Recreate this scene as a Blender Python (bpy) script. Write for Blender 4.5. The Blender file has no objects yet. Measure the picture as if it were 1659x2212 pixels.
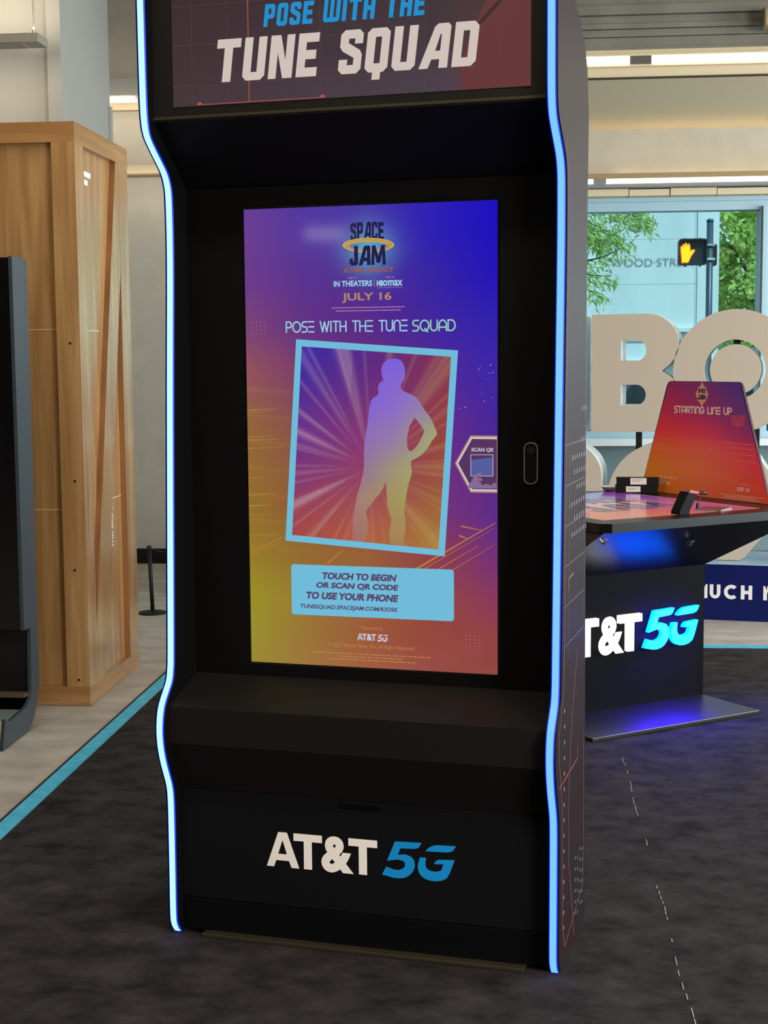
import bpy, bmesh, math, random
from mathutils import Vector, Matrix
from mathutils.geometry import tessellate_polygon

random.seed(7)
sc = bpy.context.scene
COL = sc.collection

# ------------------------------------------------------------------ camera, world, lights
cam_d = bpy.data.cameras.new('camera')
cam_d.sensor_fit = 'HORIZONTAL'
cam_d.sensor_width = 36.0
cam_d.lens = 36.0 * 3188.27 / 1659.0
cam_d.clip_start = 0.05
cam_d.clip_end = 300
cam = bpy.data.objects.new('camera', cam_d)
COL.objects.link(cam)
cr = Vector((0.95854071, 0.28484379, -0.00798229))
cu = Vector((-0.02184485, 0.10138335, 0.99460757))
cf = Vector((-0.28411706, 0.95319748, -0.10340244))
M = Matrix((cr, cu, -cf)).transposed().to_4x4()
M.translation = Vector((1.13561, -3.67933, 1.55230))
cam.matrix_world = M
sc.camera = cam

sc.view_settings.view_transform = 'Standard'
sc.view_settings.look = 'None'
sc.view_settings.exposure = 0.0
sc.view_settings.gamma = 1.0
sc.view_settings.use_curve_mapping = False

A_S = math.radians(11.5)                      # the shop is turned 11.5 degrees against the kiosk
SU = Vector((math.cos(A_S), math.sin(A_S), 0))
SV = Vector((-math.sin(A_S), math.cos(A_S), 0))


def S(u, v, z=0.0):
    return SU * u + SV * v + Vector((0, 0, z))


w = bpy.data.worlds.new('world')
sc.world = w
w.use_nodes = True
wn = w.node_tree
wn.nodes['Background'].inputs['Color'].default_value = (0.78, 0.92, 1.0, 1)
wn.nodes['Background'].inputs['Strength'].default_value = 0.95


def lamp(name, kind, loc, energy, color, target=None, size=None, size_y=None):
    d = bpy.data.lights.new(name, kind)
    d.energy = energy
    d.color = color
    if kind == 'AREA':
        d.shape = 'RECTANGLE'
        d.size = size
        d.size_y = size_y or size
    elif kind in ('POINT', 'SPOT'):
        d.shadow_soft_size = size or 0.05
    o = bpy.data.objects.new(name, d)
    COL.objects.link(o)
    o.location = loc
    if target is not None:
        o.rotation_euler = (Vector(target) - Vector(loc)).to_track_quat('-Z', 'Y').to_euler()
    return o


WARM = (1.0, 0.84, 0.62)
sun = lamp('sun', 'SUN', (0, -10, 20), 4.6, (1.0, 0.96, 0.88), target=S(2.0, 6, -1))
sun.rotation_euler = (S(-0.45, 0.62, -1.05)).to_track_quat('-Z', 'Y').to_euler()
sun.data.angle = 0.02
lamp('front_ceiling_light', 'AREA', S(0.3, -1.6, 4.2), 80, (1.0, 0.90, 0.76), target=S(0.3, -1.6, 0), size=3.6, size_y=0.3)
lamp('left_ceiling_light', 'AREA', S(-1.9, 1.5, 4.1), 32, (1.0, 0.87, 0.70), target=S(-1.9, 1.5, 0), size=0.3, size_y=2.6)
lamp('rear_ceiling_light', 'AREA', S(-2.9, 5.9, 4.1), 10, (1.0, 0.88, 0.70), target=S(-2.9, 5.9, 0), size=1.6, size_y=0.3)
lamp('daylight_side_windows', 'AREA', S(6.6, 3.0, 2.0), 520, (0.86, 0.97, 1.0), target=S(0.0, 3.4, 1.5), size=6.0, size_y=3.0)
lamp('letter_fill_light', 'AREA', S(1.6, 2.6, 4.2), 16, (1.0, 0.92, 0.80), target=S(1.6, 2.6, 0), size=2.6, size_y=0.3)  # added lamp out of view that brightens the big letters
lamp('front_fill_light', 'AREA', S(6.2, -5.6, 2.2), 660, (1.0, 0.94, 0.86), target=S(0.0, 0.0, 0.9), size=2.8, size_y=2.0)  # added unseen area light that brightens the kiosk front
lamp('shop_front_light', 'AREA', (-2.33, -6.5, 2.445), 0.35, (1.0, 0.90, 0.80), target=(-0.1, 0, 1.87), size=0.28, size_y=0.085)

# ------------------------------------------------------------------ helpers


def lin(c):
    out = []
    for x in c[:3]:
        x = x / 255.0
        out.append(x / 12.92 if x <= 0.04045 else ((x + 0.055) / 1.055) ** 2.4)
    return tuple(out)


def mat(name, rgb, rough=0.5, spec=0.5, metal=0.0, emit=None, strength=1.0):
    m = bpy.data.materials.new(name)
    m.use_nodes = True
    b = m.node_tree.nodes['Principled BSDF']
    b.inputs['Base Color'].default_value = (*lin(rgb), 1)
    b.inputs['Roughness'].default_value = rough
    b.inputs['Specular IOR Level'].default_value = spec
    b.inputs['Metallic'].default_value = metal
    if emit is not None:
        b.inputs['Emission Color'].default_value = (*lin(emit), 1)
        b.inputs['Emission Strength'].default_value = strength
    return m


def noise_mat(name, c1, c2, scale=(1, 1, 1), nscale=4.0, detail=6.0, rough=0.6, spec=0.4, bump=0.0, lo=0.35, hi=0.65, distort=0.0, c3=None):
    m = mat(name, c1, rough, spec)
    nt = m.node_tree
    b = nt.nodes['Principled BSDF']
    tc = nt.nodes.new('ShaderNodeTexCoord')
    mp = nt.nodes.new('ShaderNodeMapping')
    mp.inputs['Scale'].default_value = scale
    nz = nt.nodes.new('ShaderNodeTexNoise')
    nz.inputs['Scale'].default_value = nscale
    nz.inputs['Detail'].default_value = detail
    nz.inputs['Distortion'].default_value = distort
    rp = nt.nodes.new('ShaderNodeValToRGB')
    rp.color_ramp.elements[0].position = lo
    rp.color_ramp.elements[1].position = hi
    rp.color_ramp.elements[0].color = (*lin(c1), 1)
    rp.color_ramp.elements[1].color = (*lin(c2), 1)
    if c3:
        e = rp.color_ramp.elements.new((lo + hi) / 2)
        e.color = (*lin(c3), 1)
    L = nt.links.new
    L(tc.outputs['Object'], mp.inputs['Vector'])
    L(mp.outputs['Vector'], nz.inputs['Vector'])
    L(nz.outputs['Fac'], rp.inputs['Fac'])
    L(rp.outputs['Color'], b.inputs['Base Color'])
    if bump:
        bp = nt.nodes.new('ShaderNodeBump')
        bp.inputs['Strength'].default_value = bump
        bp.inputs['Distance'].default_value = 0.01
        L(nz.outputs['Fac'], bp.inputs['Height'])
        L(bp.outputs['Normal'], b.inputs['Normal'])
    return m


def screen_mat(name, rgb=None, strength=1.0, rough=0.12, spec=0.35):
    """Lit screen: gives off its picture (a colour, or the mesh's colour layer) under a glossy front."""
    m = mat(name, (4, 4, 5), rough, spec)
    nt = m.node_tree
    b = nt.nodes['Principled BSDF']
    if rgb is None:
        at = nt.nodes.new('ShaderNodeAttribute')
        at.attribute_name = 'Col'
        nt.links.new(at.outputs['Color'], b.inputs['Emission Color'])
    else:
        b.inputs['Emission Color'].default_value = (*lin(rgb), 1)
    b.inputs['Emission Strength'].default_value = strength
    return m


def print_mat(name, rough=0.35, spec=0.4):
    m = mat(name, (200, 200, 200), rough, spec)
    nt = m.node_tree
    at = nt.nodes.new('ShaderNodeAttribute')
    at.attribute_name = 'Col'
    nt.links.new(at.outputs['Color'], nt.nodes['Principled BSDF'].inputs['Base Color'])
    return m


class B:
    """collects geometry for one mesh"""

    def __init__(s):
        s.v, s.f, s.mi, s.col = [], [], [], []

    def add(s, vs, fs, mi=0, cols=None):
        o = len(s.v)
        s.v += [Vector(x) for x in vs]
        s.f += [tuple(i + o for i in f) for f in fs]
        s.mi += [mi] * len(fs)
        if cols:
            s.col += list(cols)

    def box(s, x0, y0, z0, x1, y1, z1, mi=0, bev=0.0):
        if bev <= 0:
            vs = [(x, y, z) for z in (z0, z1) for y in (y0, y1) for x in (x0, x1)]
            s.add(vs, [(0, 2, 3, 1), (4, 5, 7, 6), (0, 1, 5, 4), (2, 6, 7, 3), (0, 4, 6, 2), (1, 3, 7, 5)], mi)
        else:
            bm = bmesh.new()
            r = bmesh.ops.create_cube(bm, size=1.0)
            for v in bm.verts:
                v.co = Vector((x0 + (v.co.x + .5) * (x1 - x0), y0 + (v.co.y + .5) * (y1 - y0), z0 + (v.co.z + .5) * (z1 - z0)))
            bmesh.ops.bevel(bm, geom=list(bm.edges), offset=bev, segments=2, affect='EDGES', profile=0.5)
            bm.verts.index_update()
            s.add([v.co.copy() for v in bm.verts], [[v.index for v in f.verts] for f in bm.faces], mi)
            bm.free()

    def quad(s, a, b, c, d, mi=0):
        s.add([a, b, c, d], [(0, 1, 2, 3)], mi)

    def flat(s, loops, fn, mi=0):
        """filled outline (first loop outer, others holes), fn maps 2-D to 3-D"""
        tri = tessellate_polygon([[Vector((x, y, 0)) for x, y in l] for l in loops])
        pts = [p for l in loops for p in l]
        fs = []
        for t in tri:
            a, b, c = (pts[i] for i in t)
            cr_ = (b[0] - a[0]) * (c[1] - a[1]) - (b[1] - a[1]) * (c[0] - a[0])
            if abs(cr_) < 1e-14:
                continue
            fs.append(t if cr_ > 0 else (t[0], t[2], t[1]))
        s.add([fn(x, y, 0) for x, y in pts], fs, mi)

    def prism(s, loops, fn, d0, d1, mi=0, side_mi=None):
        """outline extruded between depths d0 (back) and d1 (front); fn(x, y, d)"""
        side_mi = mi if side_mi is None else side_mi
        tri = tessellate_polygon([[Vector((x, y, 0)) for x, y in l] for l in loops])
        pts = [p for l in loops for p in l]
        n = len(pts)
        fr, bk = [], []
        for t in tri:
            a, b, c = (pts[i] for i in t)
            cr_ = (b[0] - a[0]) * (c[1] - a[1]) - (b[1] - a[1]) * (c[0] - a[0])
            t = t if cr_ > 0 else (t[0], t[2], t[1])
            fr.append(t)
            bk.append(tuple(n + i for i in (t[0], t[2], t[1])))
        vs = [fn(x, y, d1) for x, y in pts] + [fn(x, y, d0) for x, y in pts]
        s.add(vs, fr + bk, mi)
        base = len(s.v) - 2 * n
        o = 0
        for k, l in enumerate(loops):
            ar = sum(l[i][0] * l[(i + 1) % len(l)][1] - l[(i + 1) % len(l)][0] * l[i][1] for i in range(len(l)))
            ccw = (ar > 0) == (k == 0)
            for i in range(len(l)):
                a, b = base + o + i, base + o + (i + 1) % len(l)
                f = (a, a + n, b + n, b) if ccw else (a, b, b + n, a + n)
                s.f.append(f)
                s.mi.append(side_mi)
            o += len(l)

    def tube(s, pts, r, n=10, mi=0, cap=True):
        pts = [Vector(p) for p in pts]
        rs = r if isinstance(r, (list, tuple)) else [r] * len(pts)
        vs, fs = [], []
        up = Vector((0, 0, 1))
        for i, p in enumerate(pts):
            t = (pts[min(i + 1, len(pts) - 1)] - pts[max(i - 1, 0)]).normalized()
            a = t.cross(up)
            if a.length < 1e-3:
                a = t.cross(Vector((1, 0, 0)))
            a.normalize()
            b = t.cross(a)
            for k in range(n):
                g = 2 * math.pi * k / n
                vs.append(p + (a * math.cos(g) + b * math.sin(g)) * rs[i])
        for i in range(len(pts) - 1):
            for k in range(n):
                fs.append((i * n + k, i * n + (k + 1) % n, (i + 1) * n + (k + 1) % n, (i + 1) * n + k))
        if cap:
            fs.append(tuple(range(n - 1, -1, -1)))
            fs.append(tuple((len(pts) - 1) * n + k for k in range(n)))
        s.add(vs, fs, mi)

    def lathe(s, c, prof, n=32, mi=0):
        vs, fs = [], []
        for r, z in prof:
            for k in range(n):
                g = 2 * math.pi * k / n
                vs.append((c[0] + r * math.cos(g), c[1] + r * math.sin(g), c[2] + z))
        for i in range(len(prof) - 1):
            for k in range(n):
                fs.append((i * n + k, i * n + (k + 1) % n, (i + 1) * n + (k + 1) % n, (i + 1) * n + k))
        fs.append(tuple(range(n - 1, -1, -1)))
        fs.append(tuple((len(prof) - 1) * n + k for k in range(n)))
        s.add(vs, fs, mi)

    def grid(s, fn, cf_, nx, ny, mi=0):
        vs = [fn(i / nx, j / ny) for j in range(ny + 1) for i in range(nx + 1)]
        cs = [cf_(i / nx, j / ny) for j in range(ny + 1) for i in range(nx + 1)]
        fs = [(j * (nx + 1) + i, j * (nx + 1) + i + 1, (j + 1) * (nx + 1) + i + 1, (j + 1) * (nx + 1) + i) for j in range(ny) for i in range(nx)]
        s.add(vs, fs, mi, cs)


FRAMES = {'K': (Vector((0, 0, 0)), 0.0), 'S': (Vector((0, 0, 0)), A_S), 'T': (Vector((.295, 2.25, 0)), math.atan2(.727, .687))}
OFF = {}


def place(o, frame, loc):
    org, ang = FRAMES[frame]
    o.rotation_euler = (0, 0, ang)
    o.location = org + Matrix.Rotation(ang, 3, 'Z') @ Vector(loc)


def tag(o, label=None, cat=None, group=None, kind=None):
    if label:
        o['label'] = label
    if cat:
        o['category'] = cat
    if group:
        o['group'] = group
    if kind:
        o['kind'] = kind
    return o


def thing(name, label, cat, frame='K', loc=(0, 0, 0), group=None, kind=None):
    o = bpy.data.objects.new(name, None)
    COL.objects.link(o)
    o.empty_display_size = 0.1
    place(o, frame, loc)
    OFF[o.name] = Vector(loc)
    return tag(o, label, cat, group, kind)


def obj(name, b, mats, parent=None, frame='K', loc=None, smooth=False, label=None):
    me = bpy.data.meshes.new(name)
    o = bpy.data.objects.new(name, me)
    COL.objects.link(o)
    if parent is not None:
        off = OFF[parent.name]
        o.parent = parent
    else:
        off = Vector(loc) if loc is not None else Vector((0, 0, 0))
        place(o, frame, off)
    OFF[o.name] = off
    me.from_pydata([v - off for v in b.v], [], b.f)
    for m in (mats if isinstance(mats, (list, tuple)) else [mats]):
        me.materials.append(m)
    for p, mi in zip(me.polygons, b.mi):
        p.material_index = mi
        p.use_smooth = smooth
    if b.col and len(b.col) == len(b.v):
        ca = me.color_attributes.new('Col', 'FLOAT_COLOR', 'POINT')
        for i, c in enumerate(b.col):
            ca.data[i].color = (*c, 1)
    me.update()
    if label:
        o['label'] = label
    return o


def plane_fn(origin, xd, up):
    origin, xd, up = Vector(origin), Vector(xd), Vector(up)
    nn = xd.cross(up)
    return lambda x, y, d=0: origin + xd * x + up * y + nn * d


def text_shape(s, bold=0.0):
    cu_ = bpy.data.curves.new('t', 'FONT')
    cu_.body = s
    cu_.size = 1.0
    cu_.offset = bold
    cu_.resolution_u = 4
    to = bpy.data.objects.new('t', cu_)
    COL.objects.link(to)
    dg = bpy.context.evaluated_depsgraph_get()
    me = bpy.data.meshes.new_from_object(to.evaluated_get(dg))
    vs = [v.co.copy() for v in me.vertices]
    fs = [tuple(p.vertices) for p in me.polygons]
    bpy.data.objects.remove(to)
    bpy.data.curves.remove(cu_)
    bpy.data.meshes.remove(me)
    return vs, fs


def text(b, s, fn, x0, y0, w_, h_, shear=0.0, bold=0.0, d=0.0, mi=0, skew=0.0):
    """lettering scaled into the box (x0, y0, w, h) of the plane fn; skew tilts the base line"""
    vs, fs = text_shape(s, bold)
    if not vs:
        return
    ax, bx = min(v.x for v in vs), max(v.x for v in vs)
    ay, by = min(v.y for v in vs), max(v.y for v in vs)
    out = []
    for v in vs:
        x = (v.x - ax) / (bx - ax) * w_
        y = (v.y - ay) / (by - ay) * h_
        out.append(fn(x0 + x + y * shear, y0 + y + x * skew, d))
    fl = []
    for f in fs:
        a, c, e = vs[f[0]], vs[f[1]], vs[f[2]]
        fl.append(f if (c - a).cross(e - a).z > 0 else tuple(reversed(f)))
    b.add(out, fl, mi)


# block italic lettering of the kiosk header (unit height outlines)
GL = {
    'J': (.50, [[(0, .34), (0, .1), (.1, 0), (.40, 0), (.50, .1), (.50, 1), (.27, 1), (.27, .2), (.19, .2), (.19, .38)]]),
    'M': (.86, [[(0, 0), (.2, 0), (.2, .58), (.33, .1), (.53, .1), (.66, .58), (.66, 0), (.86, 0), (.80, 1), (.60, 1), (.43, .45), (.26, 1), (.06, 1)]]),
    'C': (.54, [[(.1, 1), (0, .9), (0, .1), (.1, 0), (.44, 0), (.54, .1), (.54, .36), (.34, .36), (.34, .2), (.2, .2), (.2, .8), (.34, .8), (.34, .66), (.54, .66), (.54, .9), (.44, 1)]]),
    'T': (.62, [[(0, 1), (0, .79), (.2, .79), (.2, 0), (.42, 0), (.42, .79), (.62, .79), (.62, 1)]]),
    'U': (.57, [[(0, 1), (0, .1), (.1, 0), (.47, 0), (.57, .1), (.57, 1), (.36, 1), (.36, .19), (.21, .19), (.21, 1)]]),
    'N': (.61, [[(0, 0), (.2, 0), (.2, .6), (.37, 0), (.61, 0), (.61, 1), (.41, 1), (.41, .42), (.25, 1), (0, 1)]]),
    'E': (.52, [[(0, 0), (.52, 0), (.52, .21), (.21, .21), (.21, .4), (.47, .4), (.47, .61), (.21, .61), (.21, .79), (.52, .79), (.52, 1), (0, 1)]]),
    'S': (.56, [[(0, .33), (0, .1), (.1, 0), (.46, 0), (.56, .1), (.56, .43), (.5, .53), (.21, .7), (.21, .8), (.36, .8), (.36, .68), (.56, .68), (.56, .9), (.46, 1), (.1, 1), (0, .9), (0, .62), (.07, .52), (.36, .36), (.36, .2), (.21, .2), (.21, .33)]]),
    'Q': (.56, [[(.1, 1), (0, .9), (0, .1), (.1, 0), (.2, 0), (.2, -.17), (.4, -.17), (.4, 0), (.46, 0), (.56, .1), (.56, .9), (.46, 1)], [(.21, .8), (.36, .8), (.36, .2), (.21, .2)]]),
    'O': (.56, [[(.1, 1), (0, .9), (0, .1), (.1, 0), (.46, 0), (.56, .1), (.56, .9), (.46, 1)], [(.21, .8), (.36, .8), (.36, .2), (.21, .2)]]),
    'A': (.69, [[(0, 0), (.22, 0), (.29, .2), (.48, .2), (.48, 0), (.69, 0), (.69, .93), (.62, 1), (.38, 1), (.3, .93)], [(.36, .39), (.48, .39), (.48, .76), (.45, .76)]]),
    'D': (.57, [[(0, 0), (.46, 0), (.57, .11), (.57, .89), (.46, 1), (0, 1)], [(.21, .2), (.36, .2), (.36, .8), (.21, .8)]]),
    'P': (.55, [[(0, 0), (.21, 0), (.21, .35), (.45, .35), (.55, .45), (.55, .9), (.45, 1), (0, 1)], [(.21, .55), (.35, .55), (.35, .8), (.21, .8)]]),
    'W': (.85, [[(0, 1), (0, .1), (.1, 0), (.75, 0), (.85, .1), (.85, 1), (.65, 1), (.65, .2), (.52, .2), (.52, 1), (.33, 1), (.33, .2), (.2, .2), (.2, 1)]]),
    'I': (.21, [[(0, 0), (.21, 0), (.21, 1), (0, 1)]]),
    'H': (.58, [[(0, 0), (.21, 0), (.21, .39), (.37, .39), (.37, 0), (.58, 0), (.58, 1), (.37, 1), (.37, .6), (.21, .6), (.21, 1), (0, 1)]]),
}


def block_text(b, s, fn, x0, y0, w_, h_, shear, d, gap=.1, space=.34):
    tot = sum((space if c == ' ' else GL[c][0]) for c in s) + gap * (len(s) - 1)
    k = w_ / tot
    x = 0
    for c in s:
        if c == ' ':
            x += space + gap
            continue
        wd, loops = GL[c]
        b.flat([[(x0 + (x + px) * k + py * shear, y0 + py * h_) for px, py in l] for l in loops], lambda X, Y, q: fn(X, Y, d))
        x += wd + gap


# "5G" mark, measured on the lower door of the kiosk (metres)
G5 = [(0.0972, 0.3104), (0.1688, 0.3127), (0.1600, 0.2985), (0.1500, 0.2955), (0.1119, 0.2935), (0.1044, 0.2757), (0.1249, 0.2784), (0.1395, 0.2740), (0.1480, 0.2640), (0.1502, 0.2520), (0.1485, 0.2420), (0.1431, 0.2315), (0.1335, 0.2220), (0.1225, 0.2160), (0.1080, 0.2133), (0.0936, 0.2131), (0.0618, 0.2195), (0.0732, 0.2410), (0.0938, 0.2348), (0.1070, 0.2350), (0.1165, 0.2389), (0.1235, 0.2460), (0.1245, 0.2540), (0.1190, 0.2610), (0.1043, 0.2632), (0.0754, 0.2576)]
GA = [(0.1789, 0.2921), (0.1850, 0.2990), (0.1924, 0.3047), (0.2010, 0.3085), (0.2106, 0.3103), (0.2597, 0.3119), (0.2530, 0.3010), (0.2480, 0.2965), (0.2347, 0.2935)]
GB = [(0.1637, 0.2738), (0.1800, 0.2744), (0.1779, 0.2568), (0.1800, 0.2480), (0.1860, 0.2426), (0.1940, 0.2400), (0.2022, 0.2395), (0.2120, 0.2408), (0.2204, 0.2446), (0.2266, 0.2613), (0.2015, 0.2602), (0.2050, 0.2670), (0.2125, 0.2721), (0.2560, 0.2749), (0.2426, 0.2386), (0.2345, 0.2245), (0.2210, 0.2175), (0.2061, 0.2149), (0.1910, 0.2150), (0.1777, 0.2182), (0.1680, 0.2245), (0.1615, 0.2330), (0.1583, 0.2430), (0.1583, 0.2530)]


def ccw(l):
    a = sum(l[i][0] * l[(i + 1) % len(l)][1] - l[(i + 1) % len(l)][0] * l[i][1] for i in range(len(l)))
    return l if a > 0 else l[::-1]


def mark_5g(b, fn, x0, y0, w_, h_, d0, d1):
    for l in (G5, GA, GB):
        q = ccw([(x0 + (x - .0618) / (.2597 - .0618) * w_, y0 + (y - .2131) / (.3127 - .2131) * h_) for x, y in l])
        b.prism([q], fn, d0, d1)


def mark_att(b, fn, x0, y0, w_, h_, d0, d1):
    """A T & T in a heavy sans, boxes measured on the photo (unit width .307, height .0955)"""
    kx, ky = w_ / .307, h_ / .0965

    def P(l):
        return [(x0 + (x + .258) * kx, y0 + (y - .2135) * ky) for x, y in l]
    z0, z1 = .2135, .309
    A = [(-.258, z0), (-.2375, z0), (-.2315, .2315), (-.1948, .2315), (-.1885, z0), (-.167, z0), (-.2005, z1), (-.2245, z1)]
    Ah = [(-.2255, .249), (-.2128, .2885), (-.2005, .249)]
    b.prism([P(A), P(Ah[::-1])], fn, d0, d1)
    for xa, xb in ((-.1816, -.1026), (-.0295, .049)):
        m_ = (xa + xb) / 2
        b.prism([P([(m_ - .011, z0), (m_ + .011, z0), (m_ + .011, .289), (xb, .289), (xb, z1), (xa, z1), (xa, .289), (m_ - .011, .289)])], fn, d0, d1)
    vs, fs = text_shape('&', 0.045)
    ax, bx = min(v.x for v in vs), max(v.x for v in vs)
    ay, by = min(v.y for v in vs), max(v.y for v in vs)
    out = []
    for v in vs:
        (X, Y), = P([(-.1046 + (v.x - ax) / (bx - ax) * .0894, .2115 + (v.y - ay) / (by - ay) * .0995)])
        out.append(fn(X, Y, d1))
    b.add(out, [f if (vs[f[1]] - vs[f[0]]).cross(vs[f[2]] - vs[f[0]]).z > 0 else tuple(reversed(f)) for f in fs])


def catmull(pts, n=6):
    out = []
    for i in range(len(pts) - 1):
        p0, p1, p2, p3 = pts[max(i - 1, 0)], pts[i], pts[i + 1], pts[min(i + 2, len(pts) - 1)]
        for k in range(n):
            t = k / n
            out.append(tuple(.5 * (2 * b_ + (c_ - a_) * t + (2 * a_ - 5 * b_ + 4 * c_ - d_) * t * t + (3 * b_ - a_ - 3 * c_ + d_) * t ** 3) for a_, b_, c_, d_ in zip(p0, p1, p2, p3)))
    out.append(pts[-1])
    return out


def mix(a, b, t):
    return tuple(x + (y - x) * t for x, y in zip(a, b))


def table2d(rows, fy):
    """rows = [(fy, [colours at equal steps])]; returns a sampler in linear colour"""
    def f(x, y):
        i = 0
        while i < len(rows) - 2 and rows[i + 1][0] < y:
            i += 1
        t = min(max((y - rows[i][0]) / (rows[i + 1][0] - rows[i][0]), 0), 1)
        t = t * t * (3 - 2 * t) * .5 + t * .5
        n = len(rows[0][1]) - 1
        k = min(int(x * n), n - 1)
        s_ = x * n - k
        a = mix(rows[i][1][k], rows[i][1][k + 1], s_)
        b = mix(rows[i + 1][1][k], rows[i + 1][1][k + 1], s_)
        return mix(a, b, t)
    return f


# ------------------------------------------------------------------ materials
M_wall = noise_mat('wall_paint', (172, 168, 157), (178, 174, 163), nscale=8, rough=.8, spec=.2)
M_wall_grey = mat('grey_wall_paint', (158, 158, 153), .8, .2)
M_ceil = mat('ceiling_paint', (176, 172, 156), .85, .2)
M_beam = noise_mat('painted_concrete', (110, 108, 99), (122, 119, 110), nscale=5, rough=.85, spec=.2)
M_cream = mat('cream_paint', (208, 193, 163), .7, .2)
M_black_trim = mat('black_rubber', (16, 15, 15), .6, .3)
M_tile = noise_mat('concrete_tile', (156, 148, 140), (190, 182, 174), scale=(1, 1.8, 1), nscale=4.0, detail=9, rough=.55, spec=.35, lo=.3, hi=.7)
M_carpet = noise_mat('mottled_carpet', (27, 25, 25), (62, 57, 58), scale=(1, 1.25, 1), nscale=7, detail=14, rough=.95, spec=.1, lo=.33, hi=.70, bump=.5)
[n_ for n_ in M_carpet.node_tree.nodes if n_.bl_idname == 'ShaderNodeTexNoise'][0].inputs['Roughness'].default_value = .66
M_tape = noise_mat('blue_tape', (66, 168, 205), (84, 186, 220), nscale=20, rough=.6, spec=.3)
M_dark_edge = mat('dark_carpet_edge', (48, 44, 44), .9, .2)
M_fleck = mat('worn_seam', (176, 166, 150), .9, .1)
M_kiosk = mat('black_laminate', (10, 10, 12), .5, .12)
M_kiosk_soft = mat('charcoal_laminate', (21, 18, 16), .55, .2)
M_bezel = mat('black_bezel', (9, 8, 8), .5, .14)
M_frame_black = mat('gloss_black', (6, 6, 7), .2, .4)
M_side = noise_mat('printed_panel', (30, 19, 23), (34, 22, 26), nscale=2, rough=.46, spec=.12)
M_side.node_tree.nodes['Principled BSDF'].inputs['Specular Tint'].default_value = (1.0, .80, .84, 1)
M_led_l = mat('led_diffuser', (10, 10, 10), .5, .3, emit=(105, 139, 255), strength=4.0)
M_led_r = mat('led_diffuser_blue', (10, 10, 10), .5, .3, emit=(65, 108, 255), strength=4.0)
M_led_bloom = mat('led_bloom_edge', (5, 5, 20), .5, .3, emit=(10, 60, 255), strength=1.0)  # blue bloom beside the strip put in as glowing edge faces
M_white_vinyl = mat('white_vinyl', (250, 242, 236), .6, .3)
M_blue_vinyl = mat('blue_vinyl', (10, 145, 220), .6, .3)
M_slot = mat('slot_shadow', (3, 3, 3), .7, .1)
M_bronze = mat('bronze_strip', (70, 62, 48), .4, .4, metal=.5)
M_steel = mat('brushed_steel', (190, 190, 188), .3, .5, metal=1.0)
M_rim = mat('satin_rim', (170, 160, 152), .35, .5, metal=.6)


def wood(name, c1, c2, c3, scale, rough=.4):
    return noise_mat(name, c1, c2, scale=scale, nscale=2.2, detail=8, rough=rough, spec=.5, lo=.28, hi=.74, distort=.6, c3=c3)


M_oak_v = wood('oak_upright', (146, 106, 62), (190, 150, 98), (168, 126, 78), (9, 9, .55), rough=.27)
M_oak_h = wood('oak_level', (138, 96, 52), (182, 138, 86), (160, 116, 68), (.8, .8, 9), rough=.3)
for m_, cw in ((M_oak_v, .9), (M_oak_h, .7)):
    m_.node_tree.nodes['Principled BSDF'].inputs['Coat Weight'].default_value = cw
    m_.node_tree.nodes['Principled BSDF'].inputs['Coat Roughness'].default_value = .19
M_oak_shaded = wood('oak_shaded_edge', (120, 76, 38), (150, 98, 54), (136, 88, 46), (9, 9, .5), rough=.6)  # shade on the unlit board edges put into a darker oak
M_knot = mat('dark_knot', (46, 28, 14), .7, .2)
M_chalk = mat('white_paint_mark', (238, 236, 226), .7, .2)
M_seam_line = mat('panel_joint', (206, 184, 146), .6, .3)

# ------------------------------------------------------------------ the shop: structure
b = B()
b.box(-9, -8, -.1, 8, 7.30, 0)
tag(obj('floor', b, M_tile, frame='S'), kind='structure')

b = B()
b.box(-9, -8, 4.35, 8, 7.4, 4.5)
tag(obj('ceiling', b, M_ceil, frame='S'), kind='structure')

b = B()                                             # window wall with two openings
WU = [(-1.85, 2.14), (2.205, 4.6)]
Z0, Z1 = .955, 2.635
b.box(-9, 7.22, 0, WU[0][0], 7.42, 4.35)
b.box(WU[0][0], 7.22, 0, 8, 7.42, Z0 - .05)
b.box(WU[0][0], 7.22, Z1, 8, 7.42, 4.35)
b.box(WU[1][1], 7.22, Z0, 8, 7.42, Z1)
tag(obj('wall_back', b, M_wall, frame='S'), kind='structure')
b = B()
b.box(.35, 7.208, 3.196, 7, 7.2195, 3.203)
tag(obj('trim_1', b, mat('joint_shadow', (150, 136, 108), .8, .1), frame='S'), kind='structure')

b = B()
b.box(-9.2, -8, 0, -9, 7.4, 4.35)
tag(obj('wall_left', b, M_wall, frame='S'), kind='structure')
b = B()
b.box(-9, -8.2, 0, 8, -8, 4.35)
tag(obj('wall_front', b, M_beam, frame='S'), kind='structure')
b = B()                                             # wall block on the left with its end face and a thin pilaster
b.box(-8.9, 4.62, 0, -2.2, 5.62, 4.35)
b.box(-2.275, 4.585, 0, -2.195, 4.62, 4.35)
tag(obj('wall_side', b, M_wall_grey, frame='S'), kind='structure')
b = B()
b.box(-2.199, 5.575, 0, -2.185, 5.625, 3.16)
tag(obj('trim_2', b, M_wall_grey, frame='S'), kind='structure')
b = B()
b.box(-9, 7.205, 0, 8, 7.22, .115)
tag(obj('baseboard_back', b, M_black_trim, frame='S'), kind='structure')

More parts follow.
